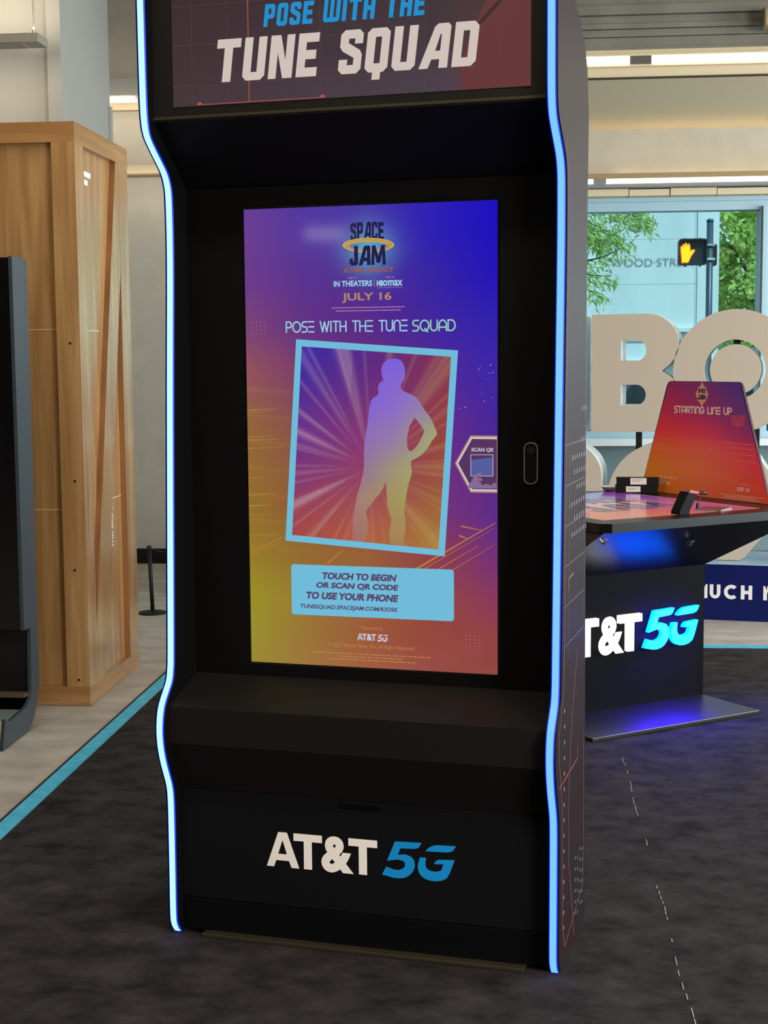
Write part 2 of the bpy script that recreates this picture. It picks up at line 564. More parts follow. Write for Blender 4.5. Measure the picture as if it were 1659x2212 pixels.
b = B()                                             # concrete beam over the window side
b.box(-.4, 5.2, 3.19, 8, 7.22, 3.36)
tag(obj('beam', b, M_cream, frame='S'), kind='structure')
b = B()
for z0, z1, d in ((3.36, 3.425, .0), (3.425, 3.468, .012), (3.468, 3.50, .03), (3.50, 3.545, .02), (3.545, 3.60, .05), (3.60, 3.66, .02), (3.66, 4.35, .035)):
    b.box(-.4, 5.2 - d, z0, 8, 7.2, z1 - .003)
b.box(-.4, 5.19, 3.352, 8, 5.21, 3.364)
tag(obj('beam_mouldings', b, M_beam, frame='S'), kind='structure')
b = B()
b.box(-.4, 5.188, 3.185, 8, 5.22, 3.193)
tag(obj('trim_3', b, mat('shadow_gap', (70, 62, 50), .8, .1), frame='S'), kind='structure')

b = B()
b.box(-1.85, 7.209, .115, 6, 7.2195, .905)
tag(obj('trim_4', b, mat('bluish_shade_tone', (112, 132, 138), .7, .2), frame='S'), kind='structure')  # added apron panel; bluish shade under the window put into its colour

# window: frame, mullion, sill and panes
M_alu = mat('grey_blue_aluminium', (150, 182, 196), .4, .5)
win = thing('window_1', None, None, 'S', (1.25, 7.22, .955), kind='structure')
b = B()
b.box(-1.85, 7.16, 2.60, 4.6, 7.30, 2.665)
b.box(-1.85, 7.13, 2.665, 4.6, 7.26, 2.70)
b.box(2.135, 7.14, .955, 2.205, 7.32, 2.62)
b.box(2.15, 7.10, .955, 2.175, 7.16, 2.62)
b.box(-1.85, 7.2, .955, -1.80, 7.3, 2.62)
b.box(.30, 7.14, .955, .365, 7.32, 2.62)
b.box(4.55, 7.2, .955, 4.6, 7.3, 2.62)
b.box(-1.80, 7.19, .955, 4.55, 7.32, 1.0)
obj('frame', b, M_alu, win)
b = B()
b.box(-1.85, 7.0, .905, 4.6, 7.24, .958, bev=.004)
obj('sill', b, mat('sill_paint', (205, 215, 220), .35, .5), win)
m = bpy.data.materials.new('window_glass')
m.use_nodes = True
nt = m.node_tree
nt.nodes.clear()
out = nt.nodes.new('ShaderNodeOutputMaterial')
tr = nt.nodes.new('ShaderNodeBsdfTransparent')
tr.inputs['Color'].default_value = (.74, .95, 1.0, 1)
gl = nt.nodes.new('ShaderNodeBsdfGlossy')
gl.inputs['Roughness'].default_value = .02
mx = nt.nodes.new('ShaderNodeMixShader')
mx.inputs['Fac'].default_value = .05
nt.links.new(tr.outputs[0], mx.inputs[1])
nt.links.new(gl.outputs[0], mx.inputs[2])
nt.links.new(mx.outputs[0], out.inputs['Surface'])
M_glass = m
for ua, ub in ((-1.80, .30), (.365, 2.135), (2.205, 4.55)):
    b = B()
    b.box(ua, 7.245, 1.0, ub, 7.251, 2.60)
    obj('pane', b, M_glass, win)

# roller-blind valance over the window
t = thing('blind_valance', 'cream segmented blind box running along the top of the window', 'blind', 'S', (1.5, 7.05, 2.69))
b = B()
x = .2
for i, L in enumerate((.30, .36, .33, .29, .33, .36, .33, .36, .40, .36, .4, .4)):
    b.box(x, 6.99 + .006 * (i % 2), 2.693, x + L - .006, 7.18, 2.742 - .004 * (i % 2))
    x += L
obj('box', b, M_cream, t)

M_lens = mat('lit_lens', (240, 238, 230), .5, .3, emit=(255, 246, 226), strength=3.2)
M_fix = mat('fixture_paint', (150, 128, 92), .5, .4)
M_fixgrey = mat('fixture_grey', (120, 122, 124), .5, .4)
# window light trough (second row)
t = thing('linear_light', 'long low light trough just above the window glass, glowing wall behind it', 'light', 'S', (1.5, 6.95, 2.77), group='linear lights on the window side')
b = B()
b.box(-.2, 6.9, 2.805, 6, 6.94, 2.842)
b.box(-.2, 6.94, 2.79, 6, 7.15, 2.80)
obj('body', b, M_fix, t)
b = B()
b.box(-.2, 6.91, 2.745, 6, 7.15, 2.771)
b.box(.93, 6.908, 2.771, 1.02, 7.0, 2.805)
obj('gear_tray', b, M_fixgrey, t)
for ua, ub in ((-.1, .928), (1.022, 6)):
    b = B()
    b.box(ua, 6.903, 2.772, ub, 6.98, 2.804)
    obj('lens', b, M_lens, t)
for ua, ub in ((-.1, .90), (1.06, 6)):
    b = B()
    b.box(ua, 7.165, 2.80, ub, 7.19, 2.806)
    obj('uplight', b, mat('uplight_strip', (240, 238, 230), .5, .3, emit=(255, 226, 172), strength=11), t)
# upper row under the beam
t = thing('linear_light', 'upper bright strip light set in the cream face of the concrete beam', 'light', 'S', (1.5, 5.17, 3.26), group='linear lights on the window side')
b = B()
b.box(-.3, 5.15, 3.308, 6, 5.2, 3.316)
b.box(-.3, 5.17, 3.25, 6, 5.2, 3.262)
b.box(1.05, 5.165, 3.262, 1.175, 5.2, 3.308, mi=1)
obj('body', b, [M_cream, mat('dark_gear_cover', (86, 78, 72), .5, .3)], t)
for ua, ub in ((-.2, 1.048), (1.177, 6)):
    b = B()
    b.box(ua, 5.16, 3.264, ub, 5.198, 3.307)
    obj('lens', b, M_lens, t)
# left bay: cove rail and strip light on the back wall
t = thing('cove_light', 'cream cove with a short strip light high between column and kiosk', 'light', 'S', (-2.5, 7.1, 3.40))
b = B()
b.box(-4.5, 7.13, 3.398, -1.2, 7.22, 3.452)
obj('cove', b, M_cream, t)
b = B()
b.box(-4.5, 7.14, 3.458, -2.425, 7.2, 3.487)
obj('lens', b, M_lens, t)
t = thing('light_rail', 'cream light ledge lower on the back wall, left of the kiosk', 'light', 'S', (-2.4, 7.1, 2.92))
b = B()
b.box(-4.5, 7.06, 2.925, -.5, 7.22, 2.985)
obj('ledge', b, M_cream, t)
b = B()
b.box(-4.5, 7.06, 2.915, -.5, 7.21, 2.924)
obj('shadow_gap', b, M_fix, t)
b = B()
b.box(-4.4, 7.02, 3.0, -.6, 7.04, 3.006)
lamp('cove_glow', 'AREA', S(-2.4, 6.95, 3.36), 3.0, WARM, target=S(-2.4, 7.3, 3.2), size=2.0, size_y=.05)
lamp('rail_glow', 'AREA', S(-2.4, 6.95, 2.86), 2.0, WARM, target=S(-2.4, 7.4, 2.6), size=2.0, size_y=.05)
b = B()
b.box(-4.5, 7.1, 3.50, -1.0, 7.22, 3.62)
tag(obj('beam_end', b, M_wall_grey, frame='S'), kind='structure')

# pendant light on the left
t = thing('pendant_light', 'thin grey linear pendant hanging by a cable, upper left', 'light', 'S', (-3.0, 4.28, 3.24))
b = B()
b.box(-4.6, 4.2, 3.278, -2.2, 4.37, 3.326, bev=.003)
obj('housing', b, mat('pendant_grey', (150, 144, 136), .45, .4), t)
b = B()
b.box(-4.5, 4.22, 3.274, -2.3, 4.35, 3.278)
obj('diffuser', b, mat('pendant_diffuser', (150, 138, 132), .5, .3), t)
b = B()
b.tube([S(0, 0) + Vector((-2.25, 4.285, 3.326)), (-2.25, 4.285, 4.35)], .004, 8)
b.tube([(-2.25, 4.285, 3.326), (-2.25, 4.285, 3.37)], .009, 10)
obj('cable', b, M_steel, t)
lamp('pendant_up', 'AREA', S(-3.3, 4.28, 3.36), 20, WARM, target=S(-3.3, 4.50, 4.4), size=2.2, size_y=.1)
lamp('pendant_down', 'AREA', S(-3.3, 4.30, 3.26), 8, WARM, target=S(-3.3, 4.52, 2.4), size=2.2, size_y=.08)

# small spot at the upper right
t = thing('spotlight', 'small bright box spotlight at the upper right corner by the beam', 'light', 'S', (1.88, 5.0, 3.44))
b = B()
b.box(1.795, 5.0, 3.425, 1.96, 5.12, 3.535, bev=.006)
obj('housing', b, mat('spot_bronze', (120, 104, 84), .4, .4), t)
b = B()
b.box(1.815, 4.992, 3.44, 1.945, 5.0, 3.522)
obj('lens', b, M_lens, t)
b = B()
b.box(1.84, 5.12, 3.46, 1.9, 5.2, 3.50)
obj('bracket', b, M_fix, t)

# ------------------------------------------------------------------ carpet and tape
b = B()
b.box(-1.285, -7.5, 0, 7.5, 4.03, .006)
carpet = obj('carpet', b, M_carpet, frame='S', loc=(1, 0, 0))
tag(carpet, 'dark mottled grey carpet the lit kiosk stands on', 'carpet')
b = B()
pts = [(.80, 1.9), (.802, 1.70), (.805, 1.40), (.81, 1.1), (.815, .95), (.82, .35), (.815, .0), (.80, -.48), (.798, -.75)]
for a, c in ((1.82, 1.70), (1.64, 1.60), (1.5, 1.36), (1.30, 1.08), (.84, .78), (.42, .14), (.02, .0), (-.10, -.6)):
    n = 7
    for i in range(n):
        v0 = a + (c - a) * (i + random.uniform(0, .25)) / n
        v1 = a + (c - a) * (i + random.uniform(.6, 1)) / n
        u0 = .797 + .004 * math.sin(v0 * 9) + random.uniform(-.0015, .0015)
        b.box(u0 - .0011, v1, .006, u0 + .0011, v0, .0072)
obj('worn_seam', b, M_fleck, carpet)
t = obj('floor_tape', (lambda q: (q.box(-1.352, -7.5, 0, -1.285, 4.03, .004), q)[1])(B()), M_tape, frame='S', loc=(-1.32, 0, 0))
tag(t, 'blue tape stripe running diagonally along the left edge of the carpet', 'tape', group='blue floor tape')
b = B()
b.box(-1.364, -7.5, 0, -1.352, 4.1, .003)
obj('dark_edge', b, M_dark_edge, t)
t = obj('floor_tape', (lambda q: (q.box(-1.352, 4.03, 0, 7.5, 4.13, .004), q)[1])(B()), M_tape, frame='S', loc=(2, 4.08, 0))
tag(t, 'blue tape stripe along the far edge of the carpet, right of the table kiosk', 'tape', group='blue floor tape')

# ------------------------------------------------------------------ the main kiosk
K = thing('photo_kiosk', 'tall black arcade style photo kiosk with glowing blue edges and a large touch screen', 'kiosk', 'K', (0, 0, 0.0))
front = [(-.222, 2.53), (-.221, 2.40), (-.220, 2.28), (-.218, 2.19), (-.213, 2.145), (-.200, 2.115), (-.170, 2.088), (-.136, 2.062), (-.106, 2.037), (-.089, 2.012), (-.080, 1.975), (-.078, 1.88), (-.082, 1.75), (-.098, 1.48), (-.113, 1.17), (-.130, .80), (-.136, .735), (-.146, .703), (-.168, .678), (-.188, .657), (-.203, .632), (-.211, .59), (-.207, .545), (-.193, .50), (-.176, .463), (-.160, .428), (-.153, .395), (-.151, .335), (-.152, .185), (-.153, .07), (-.146, .036), (-.126, .012)]
fcur = catmull(front, 5)
back = [(.262, .012), (.25, .45), (.236, 1.2), (.233, 1.75), (.243, 2.02), (.250, 2.178), (.224, 2.29), (.189, 2.335), (.12, 2.378), (.024, 2.424), (-.1, 2.48), (-.19, 2.525)]
prof = ccw([(y, z) for y, z in fcur] + back)


def strip(side):
    bb = B()
    xc = side * .5165
    hw = .0083
    n = len(fcur)
    rows = []
    for i, (y, z) in enumerate(fcur):
        a, c = fcur[max(i - 1, 0)], fcur[min(i + 1, n - 1)]
        ty, tz = c[0] - a[0], c[1] - a[1]
        l = math.hypot(ty, tz)
        ny, nz = tz / l, -ty / l                        # points to the front
        if ny > 0:
            ny, nz = -ny, -nz
        rows.append([(xc - hw - .0028, y + ny * .0005, z + nz * .0005), (xc - hw, y + ny * .004, z + nz * .004), (xc + hw, y + ny * .004, z + nz * .004), (xc + hw + .0028, y + ny * .0005, z + nz * .0005)])
    vs = [p for r in rows for p in r]
    fs, mi = [], []
    for i in range(n - 1):
        for k in range(3):
            fs.append((i * 4 + k, (i + 1) * 4 + k, (i + 1) * 4 + k + 1, i * 4 + k + 1))
            mi.append(0 if k == 1 else 1)
    bb.add(vs, fs)
    bb.mi = mi
    return bb


panels = {}
for side, led in ((-1, M_led_l), (1, M_led_r)):
    b = B()
    xo, xi = side * .531, side * .503
    fn = (lambda y, z, d: (xo if d else xi, y, z)) if side > 0 else (lambda y, z, d: (xi if d else xo, y, z))
    b.prism([prof], fn, 0, 1, mi=0, side_mi=1)
    b.mi = [1 if all(abs(b.v[i].x - xi) < 1e-5 for i in f) else m_ for f, m_ in zip(b.f, b.mi)]
    sp_ = obj('side_panel', b, [M_side, M_kiosk], K)
    panels[side] = sp_
    obj('led_strip', strip(side), [led, M_led_bloom], sp_, label='pale cyan glowing strip' if side < 0 else 'blue glowing strip')
# printed lines and dots on the outer right face
pf = lambda y, z, d=0: Vector((.5316, y, z))
b = B()


def stroke(bb, pts, wd, fn):
    for (y0, z0), (y1, z1) in zip(pts, pts[1:]):
        dy, dz = y1 - y0, z1 - z0
        l = math.hypot(dy, dz) or 1
        ny, nz = -dz / l * wd / 2, dy / l * wd / 2
        q = ccw([(y0 + ny, z0 + nz), (y0 - ny, z0 - nz), (y1 - ny, z1 - nz), (y1 + ny, z1 + nz)])
        bb.flat([q], fn)


stroke(b, [(-.09, 2.08), (-.06, 1.98), (-.066, 1.7), (-.08, 1.3), (-.094, .834), (-.102, .72), (-.162, .634), (-.16, .557), (-.117, .432), (-.101, .114), (-.068, .056), (.222, .121), (.232, .215), (.222, .55)], .003, pf)
stroke(b, [(.109, .795), (.04, .656), (.007, .576), (-.024, .408), (-.012, .259), (.078, .03)], .003, pf)
stroke(b, [(-.16, .494), (.119, .498), (.119, .535)], .003, pf)
stroke(b, [(-.038, .97), (-.038, .999), (.04, 1.003)], .004, pf)
obj('printed_lines', b, mat('printed_coral', (150, 84, 76), .5, .3), panels[1])
b = B()
for i in range(15):
    z = .673 - i * (.673 - .112) / 14
    b.quad(pf(-.091, z - .005), pf(-.083, z - .005), pf(-.083, z + .005), pf(-.091, z + .005))
for z, y0, y1, n in ((1.299, .014, .235, 7), (1.261, .046, .235, 6), (1.221, .09, .235, 5), (1.182, -.028, .235, 8), (1.144, .05, .235, 6), (1.104, .014, .235, 7), (1.419, .16, .228, 3), (1.339, .158, .23, 3)):
    for i in range(n):
        y = y0 + (y1 - y0) * i / max(n - 1, 1)
        b.quad(pf(y - .004, z - .006), pf(y + .004, z - .006), pf(y + .004, z + .006), pf(y - .004, z + .006))
obj('printed_dots', b, mat('printed_white', (150, 142, 150), .5, .3), panels[1])
b = B()
for i, y in enumerate((.092, .13, .17, .208)):
    for j in range(6):
        z = .235 - j * .03 - (i % 2) * .012
        b.quad(pf(y - .006, z - .004), pf(y + .006, z - .004), pf(y + .006, z + .004), pf(y - .006, z + .004))
obj('printed_dashes', b, mat('printed_teal', (40, 120, 130), .5, .3), panels[1])
b = B()
for z in (1.336, 1.235, 1.135, 1.035, .934, .834):
    b.quad(pf(-.10, z), pf(.22, z), pf(.22, z + .0022), pf(-.10, z + .0022))
for y in (-.03, .215):
    b.quad(pf(y, .8), pf(y + .003, .8), pf(y + .003, 2.0), pf(y, 2.0))
obj('printed_grid', b, mat('printed_mauve', (96, 78, 92), .5, .3), panels[1])

# header box with its screen
b = B()
IX = .503
b.box(-IX, -.188, 2.150, IX, .0, 2.178)
b.box(-IX, -.188, 2.178, -.4555, .0, 2.5)
b.box(.4625, -.188, 2.178, IX, .0, 2.5)
b.box(-IX, -.188, 2.485, IX, .0, 2.5)
b.box(-.4555, -.178, 2.178, .4625, .0, 2.485)
obj('header_frame', b, M_kiosk_soft, K)
b = B()
b.box(-IX, -.192, 2.155, IX, -.188, 2.162)
obj('header_lip', b, M_bronze, K)
kf = lambda yy: (lambda x, z, d=0: Vector((x, yy - d, z)))
hrows = [(0, [(66, 46, 50), (66, 48, 52), (66, 50, 56), (66, 52, 58), (88, 56, 56)]), (.5, [(70, 52, 56), (70, 54, 60), (70, 56, 64), (72, 58, 66), (100, 62, 62)]), (1, [(74, 58, 62), (78, 62, 70), (80, 66, 76), (82, 68, 82), (116, 70, 72)])]
hf = table2d(hrows, None)
b = B()
X0, X1, Y0, Y1 = -.4535, .4605, 2.186, 2.485
b.grid(lambda i, j: (X0 + (X1 - X0) * i, -.1795, Y0 + (Y1 - Y0) * j), lambda i, j: lin(hf(i, 1 - j)), 24, 12)
header = obj('header_screen', b, screen_mat('header_picture', strength=.8, rough=.3), K)
f1 = kf(-.1801)
b = B()
b.flat([ccw([(.2925, 2.187), (.4605, 2.187), (.4605, 2.470), (.36, 2.40), (.326, 2.335), (.2925, 2.255)])], lambda x, y, d: f1(x, y))
obj('red_shape', b, screen_mat('header_red', (108, 58, 58), .85, .3), header)
b = B()
b.flat([ccw([(.330, 2.335), (.337, 2.330), (.46, 2.452), (.46, 2.464)])], lambda x, y, d: f1(x, y, .0005))
obj('dark_band', b, screen_mat('header_dark', (70, 46, 48), .8, .3), header)
b = B()
fx = kf(-.1807)
for x in (-.40, -.305, -.155, -.06, .03, .115, .203, .385, .455):
    b.flat([ccw([(x, 2.187), (x + .0012, 2.187), (x + .0012, 2.48), (x, 2.48)])], lambda X, Y, d: fx(X, Y))
for z in (2.235, 2.335, 2.43):
    b.flat([ccw([(-.45, z), (.458, z), (.458, z + .0012), (-.45, z + .0012)])], lambda X, Y, d: fx(X, Y))
obj('grid_lines', b, screen_mat('header_grid', (96, 66, 68), .85, .3), header)
b = B()
b.flat([ccw([(-.2485, 2.189), (-.2463, 2.189), (-.2463, 2.48), (-.2485, 2.48)])], lambda X, Y, d: fx(X, Y, .0003))
b.flat([ccw([(-.385, 2.188), (-.05, 2.188), (-.05, 2.1895), (-.385, 2.1895)])], lambda X, Y, d: fx(X, Y, .0003))
for x in (-.3805, -.0558):
    b.flat([[(x + .0068 * math.cos(a * math.pi / 12), 2.188 + .0068 * math.sin(a * math.pi / 12)) for a in range(13)]], lambda X, Y, d: fx(X, Y, .0003))
obj('red_trace', b, screen_mat('header_coral', (205, 88, 78), .8, .3), header)
b = B()
block_text(b, 'TUNE SQUAD', kf(-.1820), -.340, 2.2400, .667, .1035, .0125, 0)
obj('white_lettering', b, screen_mat('header_white', (216, 202, 192), .9, .3), header)
b = B()
block_text(b, 'POSE WITH THE', kf(-.1820), -.2068, 2.3655, .409, .054, .0065, 0, gap=.12, space=.3)
obj('blue_lettering', b, screen_mat('header_blue', (30, 148, 212), .9, .3), header)

# panels between the sides
b = B()
b.prism([ccw([(-.186, 2.150), (0, 2.006), (.03, 2.006), (.03, 2.150)])], lambda y, z, d: (IX if d else -IX, y, z), 0, 1)
obj('soffit', b, M_kiosk, K)
b = B()
zb = .7358
sw, sh = .3412, 1.2096
ZT = 2.003
for bx in ((-IX, .699, -sw - .007, ZT), (sw + .007, .699, IX, ZT), (-sw - .007, .699, sw + .007, zb - .007), (-sw - .007, zb + sh + .007, sw + .007, ZT)):
    b.box(bx[0], 0, bx[1], bx[2], .03, bx[3])
obj('screen_surround', b, M_bezel, K)
b = B()
b.box(-sw - .007, .004, zb - .007, sw + .007, .03, zb + sh + .007)
obj('screen_rim', b, M_frame_black, K)
b = B()
b.prism([ccw([(.03, .705), (0, .699), (-.187, .646), (-.187, .548), (-.117, .408), (.03, .408)])], lambda y, z, d: (IX if d else -IX, y, z), 0, 1)
obj('console_shelf', b, M_kiosk_soft, K)
b = B()
b.box(-IX, -.12, .1075, IX, -.1, .4075, bev=.0015)
door = obj('door_panel', b, mat('door_laminate', (17, 17, 20), .5, .14), K)
b = B()
ph = [(.05 * sx + .0075 * math.cos(a), .3915 + .0075 * math.sin(a)) for sx, r0 in ((1, -90), (-1, 90)) for a in [math.radians(r0 + 15 * k) for k in range(13)]]
b.flat([ccw(ph)], lambda x, z, d: (x, -.1206, z))
obj('handle_slot', b, M_slot, door)
df = kf(-.12)
b = B()
mark_att(b, df, -.258, .2135, .307, .0955, 0, .0012)
obj('white_lettering', b, M_white_vinyl, door)
b = B()
mark_5g(b, df, .0618, .2131, .1979, .0996, 0, .0012)
obj('blue_lettering', b, M_blue_vinyl, door)
b = B()
b.box(-IX, -.1205, .018, IX, -.1, .1050, bev=.0015)
obj('kick_plate', b, M_kiosk, K)
b = B()
b.box(-.44, -.147, .0062, .44, -.05, .0175, bev=.003)
obj('base_lip', b, M_bronze, K)
b = B()
b.box(-IX, .225, .02, IX, .235, 2.1)
b.box(-IX, -.18, 2.5, IX, -.1, 2.51)
obj('back_panel', b, M_kiosk, K)
# camera module right of the screen
b = B()


def rrect(x0, y0, x1, y1, r, n=6):
    o = []
    for cx, cy, a0 in ((x1 - r, y1 - r, 0), (x0 + r, y1 - r, 90), (x0 + r, y0 + r, 180), (x1 - r, y0 + r, 270)):
        for k in range(n + 1):
            a = math.radians(a0 + 90 * k / n)
            o.append((cx + r * math.cos(a), cy + r * math.sin(a)))
    return o


b.prism([rrect(.411, 1.233, .447, 1.339, .0155), rrect(.4135, 1.2355, .4445, 1.3365, .0135)[::-1]], kf(0), 0, .008)
cm = obj('camera_module', b, M_rim, K)
b = B()
b.prism([rrect(.4135, 1.2355, .4445, 1.3365, .0135)], kf(0), 0, .006)
obj('camera_face', b, M_frame_black, cm)
b = B()
for r0, r1, d in ((.0088, .006, .0068), ):
    b.prism([[(.429 + r0 * math.cos(a * .2618), 1.318 + r0 * math.sin(a * .2618)) for a in range(24)], [(.429 + r1 * math.cos(a * .2618), 1.318 + r1 * math.sin(a * .2618)) for a in range(24)][::-1]], kf(0), .006, .0075)
b.flat([[(.429 + .004 * math.cos(a * .2618), 1.318 + .004 * math.sin(a * .2618)) for a in range(24)]], lambda x, z, d: (x, -.0063, z))
obj('lens', b, mat('lens_ring', (48, 46, 48), .25, .5), cm)

# ---- the touch screen and what it shows
rows = [
    (0, [(108, 62, 150), (80, 55, 165), (72, 52, 170), (45, 30, 185), (26, 10, 195)]),
    (.06, [(110, 62, 146), (85, 55, 160), (80, 55, 165), (45, 30, 182), (26, 10, 192)]),
    (.15, [(110, 60, 140), (90, 50, 146), (80, 46, 150), (55, 34, 166), (32, 14, 190)]),
    (.25, [(125, 68, 120), (100, 48, 135), (88, 40, 140), (65, 36, 160), (48, 30, 178)]),
    (.35, [(150, 84, 92), (125, 58, 110), (110, 48, 120), (85, 40, 150), (58, 36, 172)]),
    (.5, [(150, 105, 55), (140, 80, 75), (130, 60, 100), (110, 45, 135), (75, 36, 152)]),
    (.65, [(150, 112, 45), (145, 90, 55), (140, 75, 75), (125, 50, 118), (95, 42, 140)]),
    (.75, [(152, 125, 40), (150, 105, 50), (155, 95, 55), (145, 60, 75), (118, 46, 122)]),
    (.85, [(155, 146, 36), (155, 120, 50), (160, 95, 55), (150, 70, 58), (140, 55, 92)]),
    (.92, [(155, 146, 42), (155, 115, 52), (156, 86, 56), (150, 68, 58), (148, 62, 68)]),
    (1, [(155, 140, 48), (160, 115, 58), (162, 90, 62), (152, 74, 66), (148, 74, 64)])]
sf = table2d(rows, None)


def screen_col(i, j):
    x, z = -sw + 2 * sw * i, sh * (1 - (1 - j))
    c = lin(sf(i, 1 - j))
    dx, dz = (x - .002) / .058, (z - 1.098) / .055
    g = math.exp(-(dx * dx + dz * dz))
    star = math.exp(-abs(dx) * 2.2 - abs(dz) * 5) * .3 + math.exp(-abs(dz) * 1.9 - abs(dx) * 6) * .3
    c = mix(c, lin((92, 176, 214)), min(g * .75 + star, .85))
    # faint drifting light streaks
    s_ = max(0, math.sin(z * 90 + x * 6)) ** 12 * max(0, -x / sw) * .10 if .25 < z < .75 else 0
    return mix(c, lin((210, 160, 60)), s_)


b = B()
sy = .0035
b.grid(lambda i, j: (-sw + 2 * sw * i, sy, zb + sh * j), screen_col, 110, 190)
scr = obj('touch_screen', b, screen_mat('screen_picture', strength=.95, rough=.06, spec=.4), K)


def sfn(layer):
    return lambda x, z, d=0: Vector((x, sy - .0004 * layer, zb + z))


M_s = {k: screen_mat('screen_' + k, c, .95, .1) for k, c in dict(cyan=(112, 190, 222), pale=(158, 206, 228), green=(152, 208, 182), tan=(178, 136, 104), navy=(34, 26, 74), gold=(206, 168, 84), darkgold=(150, 112, 60), orange=(156, 92, 66), plum=(88, 66, 104), white=(206, 196, 214), yellow=(170, 136, 54), streak=(186, 122, 62), coral=(190, 128, 80), pinkline=(190, 130, 170), mauve=(120, 78, 120), hex=(88, 52, 96), glow=(176, 140, 84)).items()}
# streaks of light on the picture's ground
b = B()
fl1 = sfn(1)


def seg(bb, x0, z0, x1, z1, wd, fn):
    l = math.hypot(x1 - x0, z1 - z0)
    nx, nz = -(z1 - z0) / l * wd / 2, (x1 - x0) / l * wd / 2
    bb.flat([ccw([(x0 + nx, z0 + nz), (x0 - nx, z0 - nz), (x1 - nx * .3, z1 - nz * .3), (x1 + nx * .3, z1 + nz * .3)])], lambda x, y, d: fn(x, y))


streak_b = B()
for z, L, wd in ((.682, .09, .003), (.676, .07, .0015), (.61, .075, .002), (.602, .09, .003), (.58, .10, .002), (.50, .05, .0015), (.455, .08, .003), (.425, .06, .004), (.40, .07, .0018), (.345, .09, .002)):
    seg(streak_b, -sw, z, -sw + L, z + .004, wd, fl1)
for x0, z0, x1, z1, wd in ((-.34, .30, -.24, .345, .004), (-.34, .29, -.25, .33, .002), (-.12, .275, -.075, .315, .005), (.10, .255, .335, .395, .006), (.12, .255, .335, .383, .002), (.17, .262, .29, .335, .0028), (.21, .262, .335, .34, .002), (.245, .385, .30, .375, .004), (.24, .36, .265, .352, .005)):
    seg(b, x0, z0, x1, z1, wd, fl1)
obj('light_streaks', b, M_s['streak'], scr)
obj('light_streaks', streak_b, M_s['yellow'], scr)
b = B()
for cx, cz in ((-.305, .90), (.275, .085)):
    for i in range(4):
        for k in range(4):
            x, z = cx + (i - 1.5) * .0115, cz + (k - 1.5) * .0095
            b.flat([[(x - .001, z - .001), (x + .001, z - .001), (x + .001, z + .001), (x - .001, z + .001)]], lambda X, Y, d: fl1(X, Y))
for i in range(16):
    x, z = random.uniform(.22, .33), random.uniform(.66, .80)
    r = random.uniform(.0006, .0016)
    b.flat([[(x - r, z - r), (x + r, z - r), (x + r, z + r), (x - r, z + r)]], lambda X, Y, d: fl1(X, Y))
obj('specks', b, M_s['pinkline'], scr)

# film title block
b = B()
block_text(b, 'SPACE', lambda x, z, d=0: sfn(3)(x, z + .0035 - 1.6 * (x + .001) ** 2), -.0465, 1.118, .0905, .0455, 0, 0, gap=.06)
block_text(b, 'JAM', sfn(6), -.0490, 1.0565, .098, .0500, 0, 0, gap=.03)
obj('title_lettering', b, M_s['navy'], scr)
b = B()
NE = 48


def ell(rx, rz, a0=0, cx=.0016, cz=1.1075):
    return [(cx + rx * math.cos(2 * math.pi * k / NE), cz + rz * math.sin(2 * math.pi * k / NE) - .02 * rx * math.cos(2 * math.pi * k / NE)) for k in range(NE)]


f4 = sfn(4)
b.flat([ell(.0695, .0185), ell(.052, .0095, cz=1.1055)[::-1]], lambda x, y, d: f4(x, y))
ring = obj('title_ring', b, M_s['gold'], scr)
b = B()
f5 = sfn(5)
b.flat([ell(.0625, .0148), ell(.0605, .0137)[::-1]], lambda x, y, d: f5(x, y))
b.flat([ell(.0570, .0120, cz=1.1062), ell(.0555, .0113, cz=1.1062)[::-1]], lambda x, y, d: f5(x, y))
obj('title_ring_lines', b, M_s['darkgold'], scr)
b = B()
text(b, 'A NEW LEGACY', sfn(3), -.0665, 1.0385, .137, .013, bold=.03)
obj('subtitle_lettering', b, M_s['orange'], scr)
b = B()
text(b, 'IN THEATERS', sfn(2), -.0935, 1.0030, .1045, .0150, bold=.03)
text(b, 'HBO', sfn(2), .0234, 1.0022, .0285, .0152, bold=.055)
text(b, 'max', sfn(2), .0533, 1.0022, .0395, .0152, bold=.025)
obj('release_lettering', b, M_s['pale'], scr)
b = B()
text(b, 'SEE IT', sfn(2), -.055, 1.0225, .026, .0045)
text(b, 'AND ON', sfn(2), .047, 1.0225, .024, .0045)
f2 = sfn(2)
b.flat([[(.0165, 1.0005), (.0178, 1.0005), (.0178, 1.0215), (.0165, 1.0215)]], lambda x, y, d: f2(x, y))
b.flat([[(.025, .9975), (.092, .9975), (.092, .9984), (.025, .9984)]], lambda x, y, d: f2(x, y))
for x, z, w_, in ((-.1, .9475, .198), (-.089, .9395, .176)):
    xx = x
    while xx < x + w_:
        L = random.uniform(.006, .016)
        b.flat([[(xx, z), (min(xx + L, x + w_), z), (min(xx + L, x + w_), z + .0022), (xx, z + .0022)]], lambda X, Y, d: f2(X, Y))
        xx += L + .0014
obj('small_print', b, M_s['pinkline'], scr)
b = B()
text(b, 'JULY 16', sfn(2), -.0712, .9610, .1338, .0258, bold=.025)
obj('date_lettering', b, M_s['tan'], scr)


